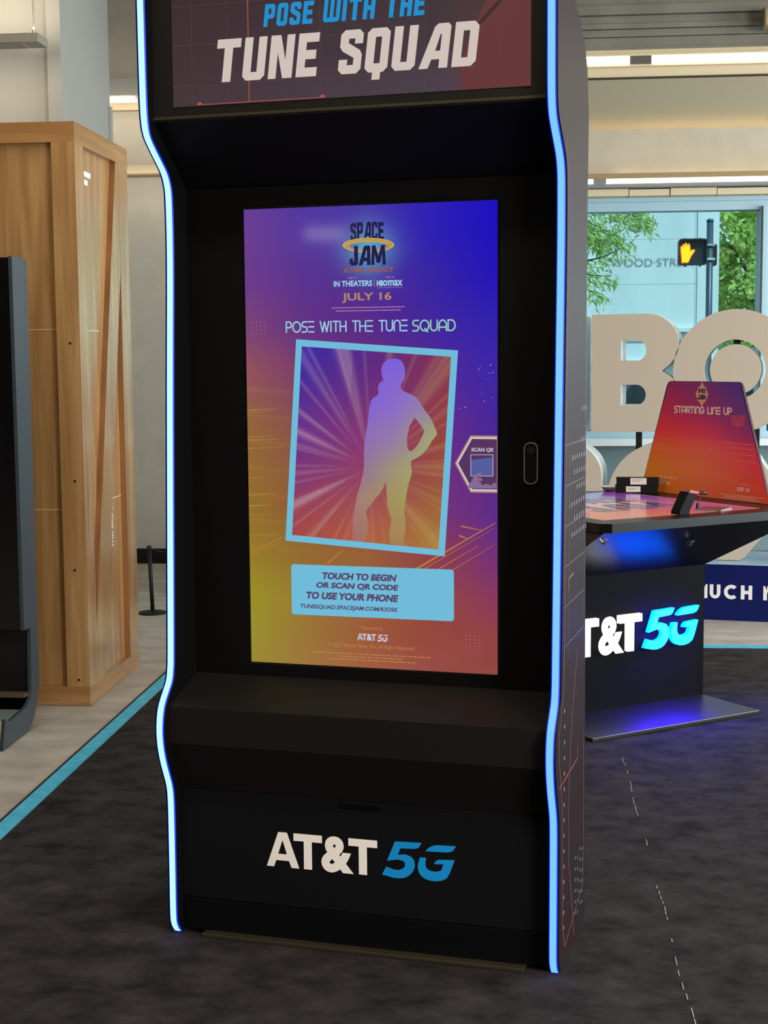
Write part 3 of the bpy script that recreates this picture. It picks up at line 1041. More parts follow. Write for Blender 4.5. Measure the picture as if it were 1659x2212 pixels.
def title_glyphs(bb, s, fn, x0, z0, w_, h_, st=.135):
    """rounded line lettering with a bar-only E and an arched N, as on the screen's headline"""
    wid = {'P': .62, 'O': .95, 'S': .62, 'E': .62, 'W': 1.05, 'I': .12, 'T': .68, 'H': .70, 'U': .72, 'N': .72, 'Q': .95, 'A': .80, 'D': .76, ' ': .42, 'R': .66, 'G': .82, 'L': .52}
    gap = .2
    tot = sum(wid[c] for c in s) + gap * (len(s) - 1)
    k = w_ / tot

    def arc(cx, cy, rx, ry, a0, a1, n=10):
        return [(cx + rx * math.cos(math.radians(a0 + (a1 - a0) * i / n)), cy + ry * math.sin(math.radians(a0 + (a1 - a0) * i / n))) for i in range(n + 1)]
    o3 = fn(0, 0)
    nrm = (fn(1, 0) - o3).cross(fn(0, 1) - o3).normalized()
    lift = [0.0]
    x = 0
    for c in s:
        W = wid[c]
        L = []
        if c == 'P': L = [[(0, 0), (0, 1), (W - .28, 1)] + arc(W - .28, .72, .28, .28, 90, -90) + [(0, .44)]]
        elif c == 'R': L = [[(0, 0), (0, 1), (W - .28, 1)] + arc(W - .28, .72, .28, .28, 90, -90) + [(.1, .44)], [(.32, .44), (W, 0)]]
        elif c == 'O': L = [arc(W / 2, .5, W / 2, .5, 0, 360, 24)]
        elif c == 'Q': L = [arc(W / 2, .5, W / 2, .5, 0, 360, 24), [(W * .55, .22), (W * .85, -.1)]]
        elif c == 'G': L = [arc(W / 2, .5, W / 2, .5, 40, 350, 22) + [(W, .46), (W * .55, .46)]]
        elif c == 'S': L = [[(W, 1), (.26, 1)] + arc(.26, .75, .26, .25, 90, 270) + arc(W - .26, .25, .26, .25, 90, -90) + [(0, 0)]]
        elif c == 'E': L = [[(0, 0), (W, 0)], [(0, .5), (W, .5)], [(0, 1), (W, 1)]]
        elif c == 'W': L = [[(0, 1), (W * .26, 0), (W / 2, .95), (W * .74, 0), (W, 1)]]
        elif c == 'I': L = [[(W / 2, 0), (W / 2, 1)]]
        elif c == 'T': L = [[(0, 1), (W, 1)], [(W / 2, 1), (W / 2, 0)]]
        elif c == 'H': L = [[(0, 0), (0, 1)], [(W, 0), (W, 1)], [(0, .5), (W, .5)]]
        elif c == 'U': L = [[(0, 1), (0, W / 2)] + arc(W / 2, .36, W / 2, .36, 180, 360) + [(W, 1)]]
        elif c == 'N': L = [[(0, 0)] + arc(W / 2, .64, W / 2, .36, 180, 0) + [(W, 0)]]
        elif c == 'A': L = [[(0, 0), (0, .5)] + arc(W / 2, .5, W / 2, .5, 180, 0) + [(W, 0)], [(0, .32), (W, .32)]]
        elif c == 'D': L = [[(0, 0), (0, 1), (W - .45, 1)] + arc(W - .45, .5, .45, .5, 90, -90) + [(0, 0)]]
        elif c == 'L': L = [[(0, 1), (0, 0), (W, 0)]]
        for l in L:
            p = [(x0 + (x + a) * k, z0 + q * h_) for a, q in l]
            for (ax, az), (bx, bz) in zip(p, p[1:]):
                ll = math.hypot(bx - ax, bz - az)
                if ll < 1e-7:
                    continue
                tx, tz = (bx - ax) / ll, (bz - az) / ll
                e = st * h_ * .42
                nx, nz = -tz * st * h_ / 2, tx * st * h_ / 2
                bb.flat([ccw([(ax - tx * e + nx, az - tz * e + nz), (ax - tx * e - nx, az - tz * e - nz), (bx + tx * e - nx, bz + tz * e - nz), (bx + tx * e + nx, bz + tz * e + nz)])], lambda X, Y, d: fn(X, Y) + nrm * lift[0])
                lift[0] = (lift[0] + 1.2e-5) % 3.5e-4
        x += W + gap


b = B()
title_glyphs(b, 'POSE WITH THE TUNE', sfn(2), -.2262, .8875, .330, .0265)
obj('headline_lettering', b, M_s['pale'], scr)
b = B()
title_glyphs(b, 'SQUAD', sfn(2), .1195, .8865, .1115, .0265)
obj('headline_end_lettering', b, M_s['green'], scr, label='greenish lettering')

# tilted picture: frame, picture, silhouette
PC = [(-.1992, .8687), (.2386, .8356), (.2013, .3052), (-.2375, .3342)]           # TL TR BR BL
PI = [(-.1838, .8501), (.2201, .8198), (.1849, .3225), (-.2186, .3499)]
b = B()
f3 = sfn(3)
b.flat([ccw(PC), ccw(PI)[::-1]], lambda x, y, d: f3(x, y))
obj('picture_frame', b, M_s['cyan'], scr)
prow = [(0, [(58, 40, 166), (95, 40, 132), (140, 48, 76)]), (.5, [(112, 48, 138), (142, 56, 112), (156, 72, 60)]), (1, [(168, 70, 70), (178, 92, 66), (166, 124, 56)])]
pfun = table2d(prow, None)


def bil(q, u, v):
    return mix(mix(q[0], q[1], u), mix(q[3], q[2], u), v)


def pic_col(i, j):
    c = lin(pfun(i, j))
    dx, dz = (i - .52) * .78, (j - .60)
    a = math.atan2(dz, dx)
    r = math.hypot(dx, dz)
    ry = max(0, math.sin(a * 17 + 1.3)) ** 6 * .5 + max(0, math.sin(a * 29 + .4)) ** 10 * .5 + max(0, math.sin(a * 7 + 2.2)) ** 14 * .8
    ry *= min(1, r * 3.2) * (.20 if i > .35 else .32)
    tint = lin(mix((206, 160, 214), (214, 190, 110), min(max(i * .8 + j * .3, 0), 1)))
    return mix(c, tint, min(ry, .6))


b = B()
f2b = sfn(2.2)
b.grid(lambda i, j: f2b(*bil(PI, i, 1 - j)), lambda i, j: pic_col(i, 1 - j), 110, 140)
obj('picture', b, screen_mat('picture_rays', strength=.95, rough=.08), scr)
SIL = [(970, 150), (990, 152), (1010, 162), (1024, 180), (1033, 205), (1036, 240), (1031, 272), (1020, 290), (1011, 303), (1009, 318), (1012, 334), (1025, 345), (1045, 354), (1070, 365), (1092, 376), (1108, 390), (1120, 408), (1132, 428), (1150, 456), (1185, 500), (1208, 548), (1228, 600), (1216, 618), (1195, 645), (1178, 675), (1160, 700), (1130, 730), (1100, 748), (1072, 762), (1070, 790), (1076, 820), (1074, 845), (1060, 890), (1050, 930), (1043, 970), (1035, 1020), (1030, 1070), (1036, 1105), (1040, 1140), (1036, 1190), (1026, 1235), (1015, 1265), (945, 1258), (941, 1215), (940, 1185), (948, 1150), (955, 1115), (946, 1080), (935, 1050), (928, 1005), (925, 960), (921, 885), (905, 925), (885, 958), (860, 985), (840, 1012), (815, 1045), (801, 1065), (808, 1095), (813, 1125), (812, 1180), (806, 1215), (800, 1243), (725, 1240), (721, 1200), (722, 1160), (726, 1110), (730, 1070), (738, 1020), (752, 960), (772, 890), (786, 830), (791, 780), (789, 720), (794, 640), (808, 560), (818, 480), (824, 430), (832, 405), (846, 385), (872, 370), (877, 350), (873, 325), (880, 300), (896, 288), (906, 278), (900, 260), (894, 240), (893, 210), (902, 186), (918, 166), (942, 154)]
HOL = [(1090, 505), (1110, 522), (1130, 550), (1150, 582), (1142, 606), (1130, 632), (1115, 660), (1095, 686), (1072, 706), (1056, 698), (1049, 680), (1047, 650), (1048, 620), (1054, 590), (1062, 555), (1078, 530)]


def z2s(p):
    """from the measured picture sheet to screen metres"""
    X, Y = p[0] / 2.765, p[1] / 2.765
    s_ = ((X - 27) / (577 - 27))
    return (-.3395 + s_ * .683 - .0030 * (Y / 500 - .5), .9322 - (Y - (-4)) * (.9322 - .277) / (500 + 4) + 0)


def hom(src, dst):
    import numpy as np
    A, bb_ = [], []
    for (x, y), (u, v) in zip(src, dst):
        A += [[x, y, 1, 0, 0, 0, -u * x, -u * y], [0, 0, 0, x, y, 1, -v * x, -v * y]]
        bb_ += [u, v]
    h = np.linalg.solve(np.array(A, float), np.array(bb_, float))
    return lambda p: ((h[0] * p[0] + h[1] * p[1] + h[2]) / (h[6] * p[0] + h[7] * p[1] + 1), (h[3] * p[0] + h[4] * p[1] + h[5]) / (h[6] * p[0] + h[7] * p[1] + 1))


H = hom([(418, 78), (1310, 140), (1235, 1292), (360, 1205)], PI)
sil = ccw([H(p) for p in SIL])
hol = ccw([H(p) for p in HOL])[::-1]
bm = bmesh.new()
tb = B()
tb.flat([sil, hol], lambda x, y, d: Vector((x, y, 0)))
vv = [bm.verts.new(v) for v in tb.v]
for f in tb.f:
    try:
        bm.faces.new([vv[i] for i in f])
    except ValueError:
        pass
for _ in range(5):
    ed = [e for e in bm.edges if e.calc_length() > .016]
    if not ed:
        break
    bmesh.ops.subdivide_edges(bm, edges=ed, cuts=1, use_grid_fill=False)
    bmesh.ops.triangulate(bm, faces=list(bm.faces))
bm.verts.index_update()
srow = [(0, [(122, 92, 226), (128, 98, 222), (134, 104, 214)]), (.24, [(128, 96, 220), (140, 108, 208), (156, 136, 160)]), (.42, [(142, 104, 196), (152, 124, 170), (166, 170, 110)]), (.6, [(148, 108, 160), (162, 150, 118), (164, 184, 92)]), (.75, [(168, 124, 124), (168, 150, 92), (154, 170, 92)]), (1, [(168, 108, 104), (170, 130, 88), (160, 146, 96)])]
sfun = table2d(srow, None)
b = B()
f33 = sfn(3.2)
cols = []
xs = [p[0] for p in sil]
zs = [p[1] for p in sil]
vs = []
for v in bm.verts:
    i = (v.co.x - min(xs)) / (max(xs) - min(xs))
    j = 1 - (v.co.y - min(zs)) / (max(zs) - min(zs))
    vs.append(f33(v.co.x, v.co.y))
    cols.append(lin(sfun(min(max(i, 0), .999), min(max(j, 0), 1))))
b.add(vs, [[v.index for v in f.verts] for f in bm.faces], 0, cols)
bm.free()
obj('person_silhouette', b, screen_mat('silhouette_tint', strength=.95, rough=.08), scr)

# message card
b = B()
f25 = sfn(2)
b.flat([rrect(-.2225, .1352, .2257, .2710, .008)], lambda x, y, d: f25(x, y))
card = obj('message_card', b, M_s['cyan'], scr)
b = B()
F3 = sfn(3)
for s_, x0, z0, w_, h_ in (('TOUCH TO BEGIN', -.137, .2338, .205, .0185), ('OR SCAN QR CODE', -.154, .2072, .227, .0185), ('TO USE YOUR PHONE', -.183, .1793, .256, .0195), ('TUNESQUAD.SPACEJAM.COM/KIOSK', -.1995, .1502, .273, .0145)):
    text(b, s_, F3, x0, z0, w_, h_, shear=.18, bold=.05 if h_ > .016 else .03)
obj('card_lettering', b, M_s['plum'], scr)
b = B()
text(b, 'Powered by', sfn(2), -.0258, .0995, .058, .0125)
text(b, '\u00a9 2021 Warner Bros. Ent. All Rights Reserved.', sfn(2), -.1208, .0500, .242, .0135)
ff = sfn(2)
for x, z, w_ in ((-.167, .0345, .33), (-.094, .0265, .182), (-.125, .0185, .245)):
    xx = x
    while xx < x + w_ - .003:
        L = min(random.uniform(.008, .022), x + w_ - xx)
        b.flat([[(xx, z), (xx + L, z), (xx + L, z + .0026), (xx, z + .0026)]], lambda X, Y, d: ff(X, Y))
        xx += L + .003
obj('credit_lettering', b, M_s['coral'], scr)
b = B()
mark_att(b, sfn(2), -.0388, .0738, .0525, .0178, 0, .0001)
mark_5g(b, sfn(2), .0165, .0720, .0300, .0195, 0, .0001)
obj('sponsor_lettering', b, M_s['white'], scr)
# hexagon tab on the right edge
HEX = [(.2329, .5472), (.2721, .4763), (.3395, .4763), (.3395, .6150), (.2721, .6153)]
HIN = [(.2385, .5472), (.2748, .4815), (.3395, .4815), (.3395, .6100), (.2748, .6103)]
b = B()
ftab = sfn(2)
b.flat([[(.2290, .5472), (.2705, .4725), (.3405, .4725), (.3405, .6190), (.2705, .6190)]], lambda x, y, d: ftab(x, y))
obj('tab_glow', b, M_s['glow'], scr)
b = B()
ftab2 = sfn(3)
b.flat([HEX], lambda x, y, d: ftab2(x, y))
obj('tab_outline', b, M_s['white'], scr)
b = B()
ftab3 = sfn(4)
b.flat([HIN], lambda x, y, d: ftab3(x, y))
obj('side_tab', b, M_s['hex'], scr)
b = B()
ftab4 = sfn(5)
text(b, 'SCAN QR', ftab4, .2722, .5763, .0585, .0115, shear=.15, bold=.03)
b.flat([[(.2708, .5145), (.3303, .5153), (.3303, .5709), (.2708, .5703)], [(.2722, .5690), (.3289, .5695), (.3289, .5167), (.2722, .5159)]], lambda x, y, d: ftab4(x, y))
obj('tab_lettering', b, M_s['white'], scr)
b = B()
b.flat([ccw([(.2724, .5560), (.3285, .5640), (.3285, .5170), (.2724, .5170)])], lambda x, y, d: sfn(4.5)(x, y))
obj('tab_phone', b, screen_mat('tab_blue', (84, 96, 160), .95, .1), scr)
b = B()
hand = [(.262, .487), (.272, .500), (.283, .519), (.296, .525), (.300, .520), (.290, .512), (.301, .510), (.302, .503), (.291, .502), (.300, .497), (.299, .491), (.312, .496), (.325, .492), (.334, .500), (.338, .496), (.338, .484), (.270, .484)]
b.flat([ccw(hand)], lambda x, y, d: sfn(5.5)(x, y))
obj('tab_hand', b, screen_mat('tab_skin', (136, 108, 150), .95, .1), scr)

# ------------------------------------------------------------------ second kiosk: table
TK = thing('table_kiosk', 'black touch table on a pedestal with lit lettering, right of the tall kiosk', 'table', 'T', (.4, .5, 0.0))
M_tb = mat('table_black', (12, 11, 13), .3, .3)
M_tbm = mat('table_matt_black', (7, 7, 9), .6, .06)
b = B()
b.box(-.10, -.063, .0062, .81, 1.0, .024, bev=.003)
obj('base_plate', b, mat('base_satin_black', (22, 22, 25), .36, .8), TK)
b = B()
b.box(-.10, .295, .024, .81, .9, .62)
col_o = obj('pedestal', b, M_tbm, TK)
b = B()
top = [(0.0, .0, .842), (1.12, .0, .842), (1.12, 1.10, .842), (.84, 1.2, .842), (0, 1.2, .842)]
bot = [(-.10, .295, .62), (.81, .295, .62), (.81, .85, .62), (.70, .9, .62), (-.10, .9, .62)]
b.add(top + bot, [(0, 5, 6, 1), (1, 6, 7, 2), (2, 7, 8, 3), (3, 8, 9, 4), (4, 9, 5, 0), (0, 1, 2, 3, 4), (9, 8, 7, 6, 5)])
obj('flared_skirt', b, M_tb, TK)
b = B()
ol = [(.03, -.015), (1.10, -.015), (1.135, .02), (1.135, 1.10), (.85, 1.215), (0.02, 1.215), (-.01, 1.18), (-.01, .02)]
b.prism([ol], lambda x, y, d: (x, y, .842 + d), 0, .038)
slab = obj('tabletop', b, M_tb, TK)
trow = [(0, [(196, 110, 80), (205, 110, 92), (182, 84, 110), (170, 70, 130)]), (.5, [(205, 120, 95), (196, 104, 110), (160, 74, 134), (140, 70, 150)]), (1, [(180, 80, 110), (150, 60, 130), (120, 52, 140), (110, 60, 150)])]
tf = table2d(trow, None)
b = B()


def tcol(i, j):
    c = lin(tf(i, j))
    dx, dz = (i - .52) / .3, (j - .52) / .2
    n_ = math.sin(i * 40 + j * 13) * math.sin(j * 33 - i * 9)
    g = math.exp(-(dx * dx + dz * dz) * 1.4)
    return mix(c, lin((240, 190, 140)), g * .5)


b.grid(lambda i, j: (.085 + .865 * i, .115 + 1.0 * j, .8805), tcol, 60, 60)
ts = obj('table_screen', b, screen_mat('table_picture', strength=.75, rough=.12, spec=.5), TK)
b = B()
tpf = lambda x, y, d=0: Vector((x, y, .8812))
block_text(b, 'SPACE', tpf, .28, .66, .46, .22, 0, 0, gap=.06)
block_text(b, 'JAM', tpf, .27, .36, .48, .26, 0, 0, gap=.03)
obj('screen_lettering', b, screen_mat('table_slate', (70, 68, 98), .75, .12), ts)
b = B()
for q in (((.085, .108), (.955, .116)), ):
    b.box(.08, .109, .8802, .955, .1145, .8808)
    b.box(.9505, .109, .8802, .956, 1.115, .8808)
obj('screen_border', b, screen_mat('table_border', (214, 140, 96), .7, .2), TK)
cfn = plane_fn((0, .295, 0), (1, 0, 0), (0, 0, 1))
b = B()
mark_att(b, cfn, -.050, .273, .483, .163, 0, .022)
obj('white_lettering', b, mat('lit_white', (240, 240, 240), .5, .3, emit=(255, 255, 250), strength=2.2), TK)
b = B()
mark_5g(b, cfn, .448, .266, .315, .176, 0, .022)
obj('blue_lettering', b, mat('lit_cyan', (0, 200, 240), .5, .3, emit=(0, 92, 255), strength=9.0), TK)
for x, y, z in ((.0, .02, .815), (.52, .085, .765)):
    b = B()
    b.tube([(x, y, z), (x, y - .02, z - .012)], .009, 12)
    b.tube([(x + .012, y - .012, z), (x + .022, y - .02, z + .003)], .005, 10)
    obj('skirt_lock', b, M_steel, TK)
TX, TY = Vector((.687, .727, 0)), Vector((-.727, .687, 0))


def Tw(x, y, z):
    return Vector((.295, 2.25, z)) + TX * x + TY * y


lamp('lettering_halo', 'AREA', Tw(.60, .235, .36), 3.6, (.05, .0, 1.0), target=Tw(.60, .35, .36), size=.30, size_y=.15)
lamp('lettering_spill', 'AREA', Tw(.55, .20, .30), 8, (.05, .0, 1.0), target=Tw(.55, .0, .05), size=.34, size_y=.2)
lamp('purple_glow', 'POINT', Tw(-.22, .06, .72), .5, (.55, .02, 1.0), size=.04)

# trapezoid sign on the table
sg = thing('table_sign', 'red to purple trapezoid sign headed STARTING LINE UP standing on the touch table', 'sign', 'T', (1.1, .64, .88))
sfn_ = plane_fn((1.1, .64, 0), (0, -1, 0), (0, 0, 1))     # x to the right as seen from the front
tz = [(-.45, .881), (.45, .881), (.262, 1.405), (.252, 1.424), (.236, 1.432), (-.236, 1.432), (-.252, 1.424), (-.262, 1.405)]
b = B()
b.prism([ccw(tz)], sfn_, -.012, 0)
obj('board', b, mat('sign_edge', (60, 20, 40), .5, .3), sg)
grow = [(0, [(122, 28, 80), (104, 34, 98), (66, 40, 120)]), (.22, [(160, 26, 66), (128, 32, 90), (82, 44, 116)]), (.42, [(188, 40, 44), (176, 26, 72), (124, 38, 100)]), (.6, [(206, 84, 28), (206, 70, 58), (186, 40, 72)]), (.8, [(206, 108, 14), (206, 88, 50), (196, 50, 52)]), (1, [(206, 100, 20), (204, 82, 44), (198, 62, 40)])]
gf = table2d(grow, None)
b = B()


def gpt(i, j):
    z = .8825 + (1.430 - .8825) * j
    hw = .449 - (.449 - .253) * min(j / .955, 1) - (max(j - .955, 0) / .045) ** 2 * .016
    return sfn_(-hw + 2 * hw * i, z, .0006)


def gcol(i, j):
    c = tuple(min(q * 1.85, .95) for q in lin(gf(i, 1 - j)))
    dx, dz = (i - .5) / .30, (j - .36) / .26
    g = math.exp(-(dx * dx + dz * dz)) * .18
    st = max(0, math.sin(j * 60 + i * 14)) ** 14 * .12 if j < .5 else 0
    return mix(c, lin((240, 150, 110)), g + st)


b.grid(gpt, gcol, 40, 60)
obj('print', b, print_mat('sign_print', .4, .3), sg)
b = B()
title_glyphs(b, 'STARTING LINE UP', lambda x, z, d=0: sfn_(x, z, .0013), -.200, 1.281, .393, .029, st=.26)
text(b, 'IN THEATERS', lambda x, z, d=0: sfn_(x, z, .0013), -.33, .955, .085, .010, bold=.02)
text(b, 'HBO max', lambda x, z, d=0: sfn_(x, z, .0013), -.235, .955, .058, .010, bold=.03)
text(b, 'JULY 16', lambda x, z, d=0: sfn_(x, z, .0013), -.345, .918, .12, .023, bold=.03)
text(b, 'Powered by', lambda x, z, d=0: sfn_(x, z, .0013), .262, .957, .052, .007)
mark_att(b, lambda x, z, d=0: sfn_(x, z, .0013 + d), .236, .929, .050, .0175, 0, .0001)
mark_5g(b, lambda x, z, d=0: sfn_(x, z, .0013 + d), .292, .928, .030, .018, 0, .0001)
for z, x0, x1 in ((.905, .13, .40), (.897, .16, .36), (.889, .14, .38)):
    xx = x0
    while xx < x1:
        L = random.uniform(.008, .02)
        b.flat([[(xx, z), (xx + L, z), (xx + L, z + .0028), (xx, z + .0028)]], lambda X, Y, d: sfn_(X, Y, .0013))
        xx += L + .004
obj('lettering', b, mat('sign_pale_print', (248, 206, 198), .5, .3), sg)
b = B()
star = []
for k in range(16):
    r = (.060, .042, .044, .042)[k % 4] if k % 8 == 0 else (.050, .042, .044, .042)[k % 4]
    a = math.pi / 2 + k * math.pi / 8
    star.append((-.008 + r * .9 * math.cos(a), 1.371 + r * math.sin(a)))
b.flat([ccw(star)], lambda x, z, d: sfn_(x, z, .0010))
obj('title_burst', b, mat('sign_burst', (228, 164, 136), .5, .3), sg)
b = B()
block_text(b, 'SPACE', lambda x, z, d=0: sfn_(x, z, .0016), -.034, 1.378, .052, .020, 0, 0, gap=.06)
block_text(b, 'JAM', lambda x, z, d=0: sfn_(x, z, .0016), -.036, 1.346, .054, .024, 0, 0, gap=.03)
obj('title_lettering', b, mat('sign_navy', (22, 14, 60), .5, .3), sg)
b = B()
b.flat([[(.228, 1.150), (.240, 1.150), (.240, 1.224), (.228, 1.224)]], lambda x, z, d: sfn_(x, z, .0010))
b.flat([ccw([(.186, 1.278), (.284, 1.278), (.278, 1.226), (.196, 1.224)])], lambda x, z, d: sfn_(x, z, .0011))
obj('backboard_print', b, mat('sign_hoop', (196, 66, 116), .5, .3), sg)
b = B()
b.flat([[(.220, 1.236), (.246, 1.236), (.246, 1.2395), (.220, 1.2395)]], lambda x, z, d: sfn_(x, z, .0014))
for z, x0, x1 in ((1.150, .12, .33), (1.128, .15, .34), (1.10, .17, .35), (1.07, .10, .36), (1.15, -.33, -.20), (1.10, -.35, -.22), (1.05, -.37, -.2)):
    b.flat([ccw([(x0, z), (x1, z - .006), (x1, z - .003), (x0, z + .002)])], lambda x, y, d: sfn_(x, y, .0009))
obj('court_lines', b, mat('sign_rose', (246, 128, 112), .5, .3), sg)

# things lying on the touch table
M_carton = mat('carton_black', (14, 11, 12), .6, .2)
M_sticker = mat('label_white', (226, 220, 214), .6, .3)
M_stick_print = mat('label_grey', (120, 112, 112), .6, .3)
for label, A_, z0, z1, fa, fb, za, zb_ in (
        ('lower of the two stacked black boxes on the touch table', (.900, 1.042), .8812, .9205, .25, .59, .006, .034),
        ('upper black box of the stack, white label reaching its top edge', (.904, 1.040), .9212, .9585, .33, .71, .003, .035)):
    t = thing('box', label, 'box', 'T', (A_[0] + .09, A_[1] - .05, z0), group='black boxes on the touch table')
    dx, dy = .159 / .209, -.135 / .209
    nx, ny = -dy, dx                                  # towards the sign
    bp = lambda a, q, z: (A_[0] + dx * a + nx * q, A_[1] + dy * a + ny * q, z)
    b = B()
    b.prism([[(0, 0), (.207, 0), (.207, .044), (0, .044)]], lambda x, y, d: bp(x, y, z0 + d * (z1 - z0)), 0, 1)
    b.prism([[(-.001, -.001), (.208, -.001), (.208, .044), (-.001, .044)]], lambda x, y, d: bp(x, y, z1 - .008 + d * .0078), 0, 1)
    obj('carton', b, M_carton, t)
    b = B()
    b.quad(bp(.207 * fa, -.0016, z0 + za), bp(.207 * fb, -.0016, z0 + za), bp(.207 * fb, -.0016, z0 + zb_), bp(.207 * fa, -.0016, z0 + zb_))
    st_ = obj('label_sticker', b, M_sticker, t)
    for k in range(2):
        b = B()
        zz = z0 + zb_ - .010 - .007 * k
        b.quad(bp(.207 * fa + .008, -.0021, zz), bp(.207 * fb - .016 - .016 * k, -.0021, zz), bp(.207 * fb - .016 - .016 * k, -.0021, zz + .0018), bp(.207 * fa + .008, -.0021, zz + .0018))
        obj('label_print', b, M_stick_print, st_)
t = thing('dish', 'small shallow white dish beside the black boxes on the touch table', 'dish', 'T', (.955, 1.155, .881))
b = B()
b.lathe((.955, 1.150, .8805), [(.022, 0), (.028, .002), (.046, .020), (.050, .024), (.048, .025), (.042, .018), (.026, .006), (.001, .005)], 32)
obj('bowl', b, mat('white_ceramic', (225, 222, 214), .35, .5), t, smooth=True)
t = thing('device_stand', 'slanted black tethered device holder on the front edge of the touch table', 'stand', 'T', (.5, .12, .881))
b = B()
b.prism([[(.0, 0), (.055, 0), (.055, .012), (.10, .09), (.062, .098), (.048, .094), (.0, .012)]], lambda x, z, d: (.478 + x, .09 + d * .055, .881 + z), 1, 0)
obj('stand_body', b, mat('stand_black', (10, 8, 12), .6, .12), t)
b = B()
b.prism([[(.050, .092), (.104, .084), (.106, .094), (.060, .104)]], lambda x, z, d: (.478 + x, .088 + d * .06, .881 + z), 1, 0)
obj('cradle_pad', b, mat('cradle_red', (170, 80, 78), .45, .4), t)
b = B()
b.tube([(.58, .115, .968), (.60, .115, .966), (.625, .112, .967), (.648, .11, .962)], [.004, .006, .009, .007], 10)
b.tube([(.628, .112, .962), (.612, .112, .945), (.602, .112, .930), (.600, .112, .92)], .0022, 8)
b.box(.593, .106, .898, .609, .118, .922, bev=.002)
obj('tether', b, mat('tether_dark', (60, 22, 26), .5, .3), t)
t = thing('tablet', 'thin silver tablet lying flat behind the black device holder', 'tablet', 'T', (.70, .17, .881))
b = B()
ang = math.radians(-20)
b.prism([[(.655, .20), (.715, .095), (.835, .155), (.775, .262)]], lambda x, y, d: (x, y, .881 + d), 0, .007)
obj('case', b, mat('tablet_silver', (176, 170, 170), .25, .5, metal=.7), t)
b = B()
b.flat([[(.664, .200), (.718, .104), (.826, .157), (.772, .254)]], lambda x, y, d: (x, y, .8885))
obj('glass', b, mat('tablet_glass', (88, 70, 72), .1, .5), t)

# ------------------------------------------------------------------ big white letters on a plinth
PL = thing('plinth', 'long low navy plinth with white capital lettering, under the big letters', 'plinth', 'K', (.6, 5.3, 0))
M_navy = mat('navy_laminate', (10, 22, 82), .45, .15)
M_plt = mat('pale_plinth_top', (150, 176, 196), .18, .5)
b = B()
b.box(-2.6, 5.13, 0, 2.4, 5.72, .332)
obj('body', b, M_navy, PL)
b = B()
b.box(-2.6, 5.125, .332, 2.4, 5.725, .340)
obj('top', b, M_plt, PL)
b = B()
kp = kf(5.13)


def up_glyphs(bb, x, z0, h):
    st = .021
    def rct(a, c, e, g): bb.prism([[(a, c), (e, c), (e, g), (a, g)]], kp, 0, .003)
    # M
    def em(x):
        rct(x, z0, x + st, z0 + h); rct(x + .078, z0, x + .099, z0 + h)
        bb.prism([ccw([(x + .010, z0 + h), (x + .030, z0 + h), (x + .0495, z0 + h * .40), (x + .069, z0 + h), (x + .089, z0 + h), (x + .0575, z0 + h * .06), (x + .0415, z0 + h * .06)])], kp, 0, .003)
    em(x - .099)
    # U
    xu = x + .013
    outer = [(xu, z0 + h)] + [(xu + .031 + .031 * math.cos(a), z0 + .033 + .033 * math.sin(a)) for a in [math.pi + k * math.pi / 12 for k in range(13)]] + [(xu + .062, z0 + h), (xu + .062 - st, z0 + h)] + [(xu + .031 + .0105 * math.cos(a), z0 + .033 + .014 * math.sin(a)) for a in [2 * math.pi - k * math.pi / 12 for k in range(13)]] + [(xu + st, z0 + h)]
    bb.prism([ccw(outer)], kp, 0, .003)
    # C
    xc, zc, R_, r_ = x + .138, z0 + h / 2, .043, .022
    a0, a1 = math.radians(48), math.radians(312)
    pts = [(xc + R_ * math.cos(a0 + (a1 - a0) * k / 24), zc + R_ * math.sin(a0 + (a1 - a0) * k / 24)) for k in range(25)] + [(xc + r_ * math.cos(a1 + (a0 - a1) * k / 24), zc + r_ * math.sin(a1 + (a0 - a1) * k / 24)) for k in range(25)]
    bb.prism([ccw(pts)], kp, 0, .003)
    # H
    xh = x + .192
    rct(xh, z0, xh + st, z0 + h); rct(xh + .044, z0, xh + .044 + st, z0 + h); rct(xh + st, z0 + h * .38, xh + .044, z0 + h * .62)
    em(x + .320)
    # O R E after the M
    xo = x + .320 + .099 + .055
    b_o = [(xo + .043 * math.cos(k * math.pi / 16), zc + .043 * math.sin(k * math.pi / 16)) for k in range(32)]
    b_i = [(xo + .022 * math.cos(k * math.pi / 16), zc + .022 * math.sin(k * math.pi / 16)) for k in range(32)]
    bb.prism([b_o, b_i[::-1]], kp, 0, .003)
    text(bb, 'RE', lambda X, Z, d=0: kp(X, Z, .003), xo + .058, z0, .125, h, bold=.03)
    text(bb, 'SO', lambda X, Z, d=0: kp(X, Z, .003), x - .30, z0, .14, h, bold=.03)


up_glyphs(b, .500, .129, .083)
obj('lettering', b, mat('plinth_white', (232, 228, 232), .5, .3), PL)

SG = thing('letter_sign', 'giant white standing letters, a bold B and O above rounder lower letters', 'sign', 'K', (.4, 5.4, .34))
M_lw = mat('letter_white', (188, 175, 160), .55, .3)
M_lside_daylit = mat('letter_side_daylit', (226, 232, 232), .4, .4)  # daylight on the letter sides put into a whiter colour
YF, TH = 5.25, .235
lf = kf(YF)


def arcp(cx, cz, rx, rz, a0, a1, n=14):
    return [(cx + rx * math.cos(math.radians(a0 + (a1 - a0) * i / n)), cz + rz * math.sin(math.radians(a0 + (a1 - a0) * i / n))) for i in range(n + 1)]


def letter(loops, label):
    bb = B()
    bb.prism(loops, lf, -TH, 0, mi=0, side_mi=1)
    return obj('letter', bb, [M_lw, M_lside_daylit], SG, label=label)


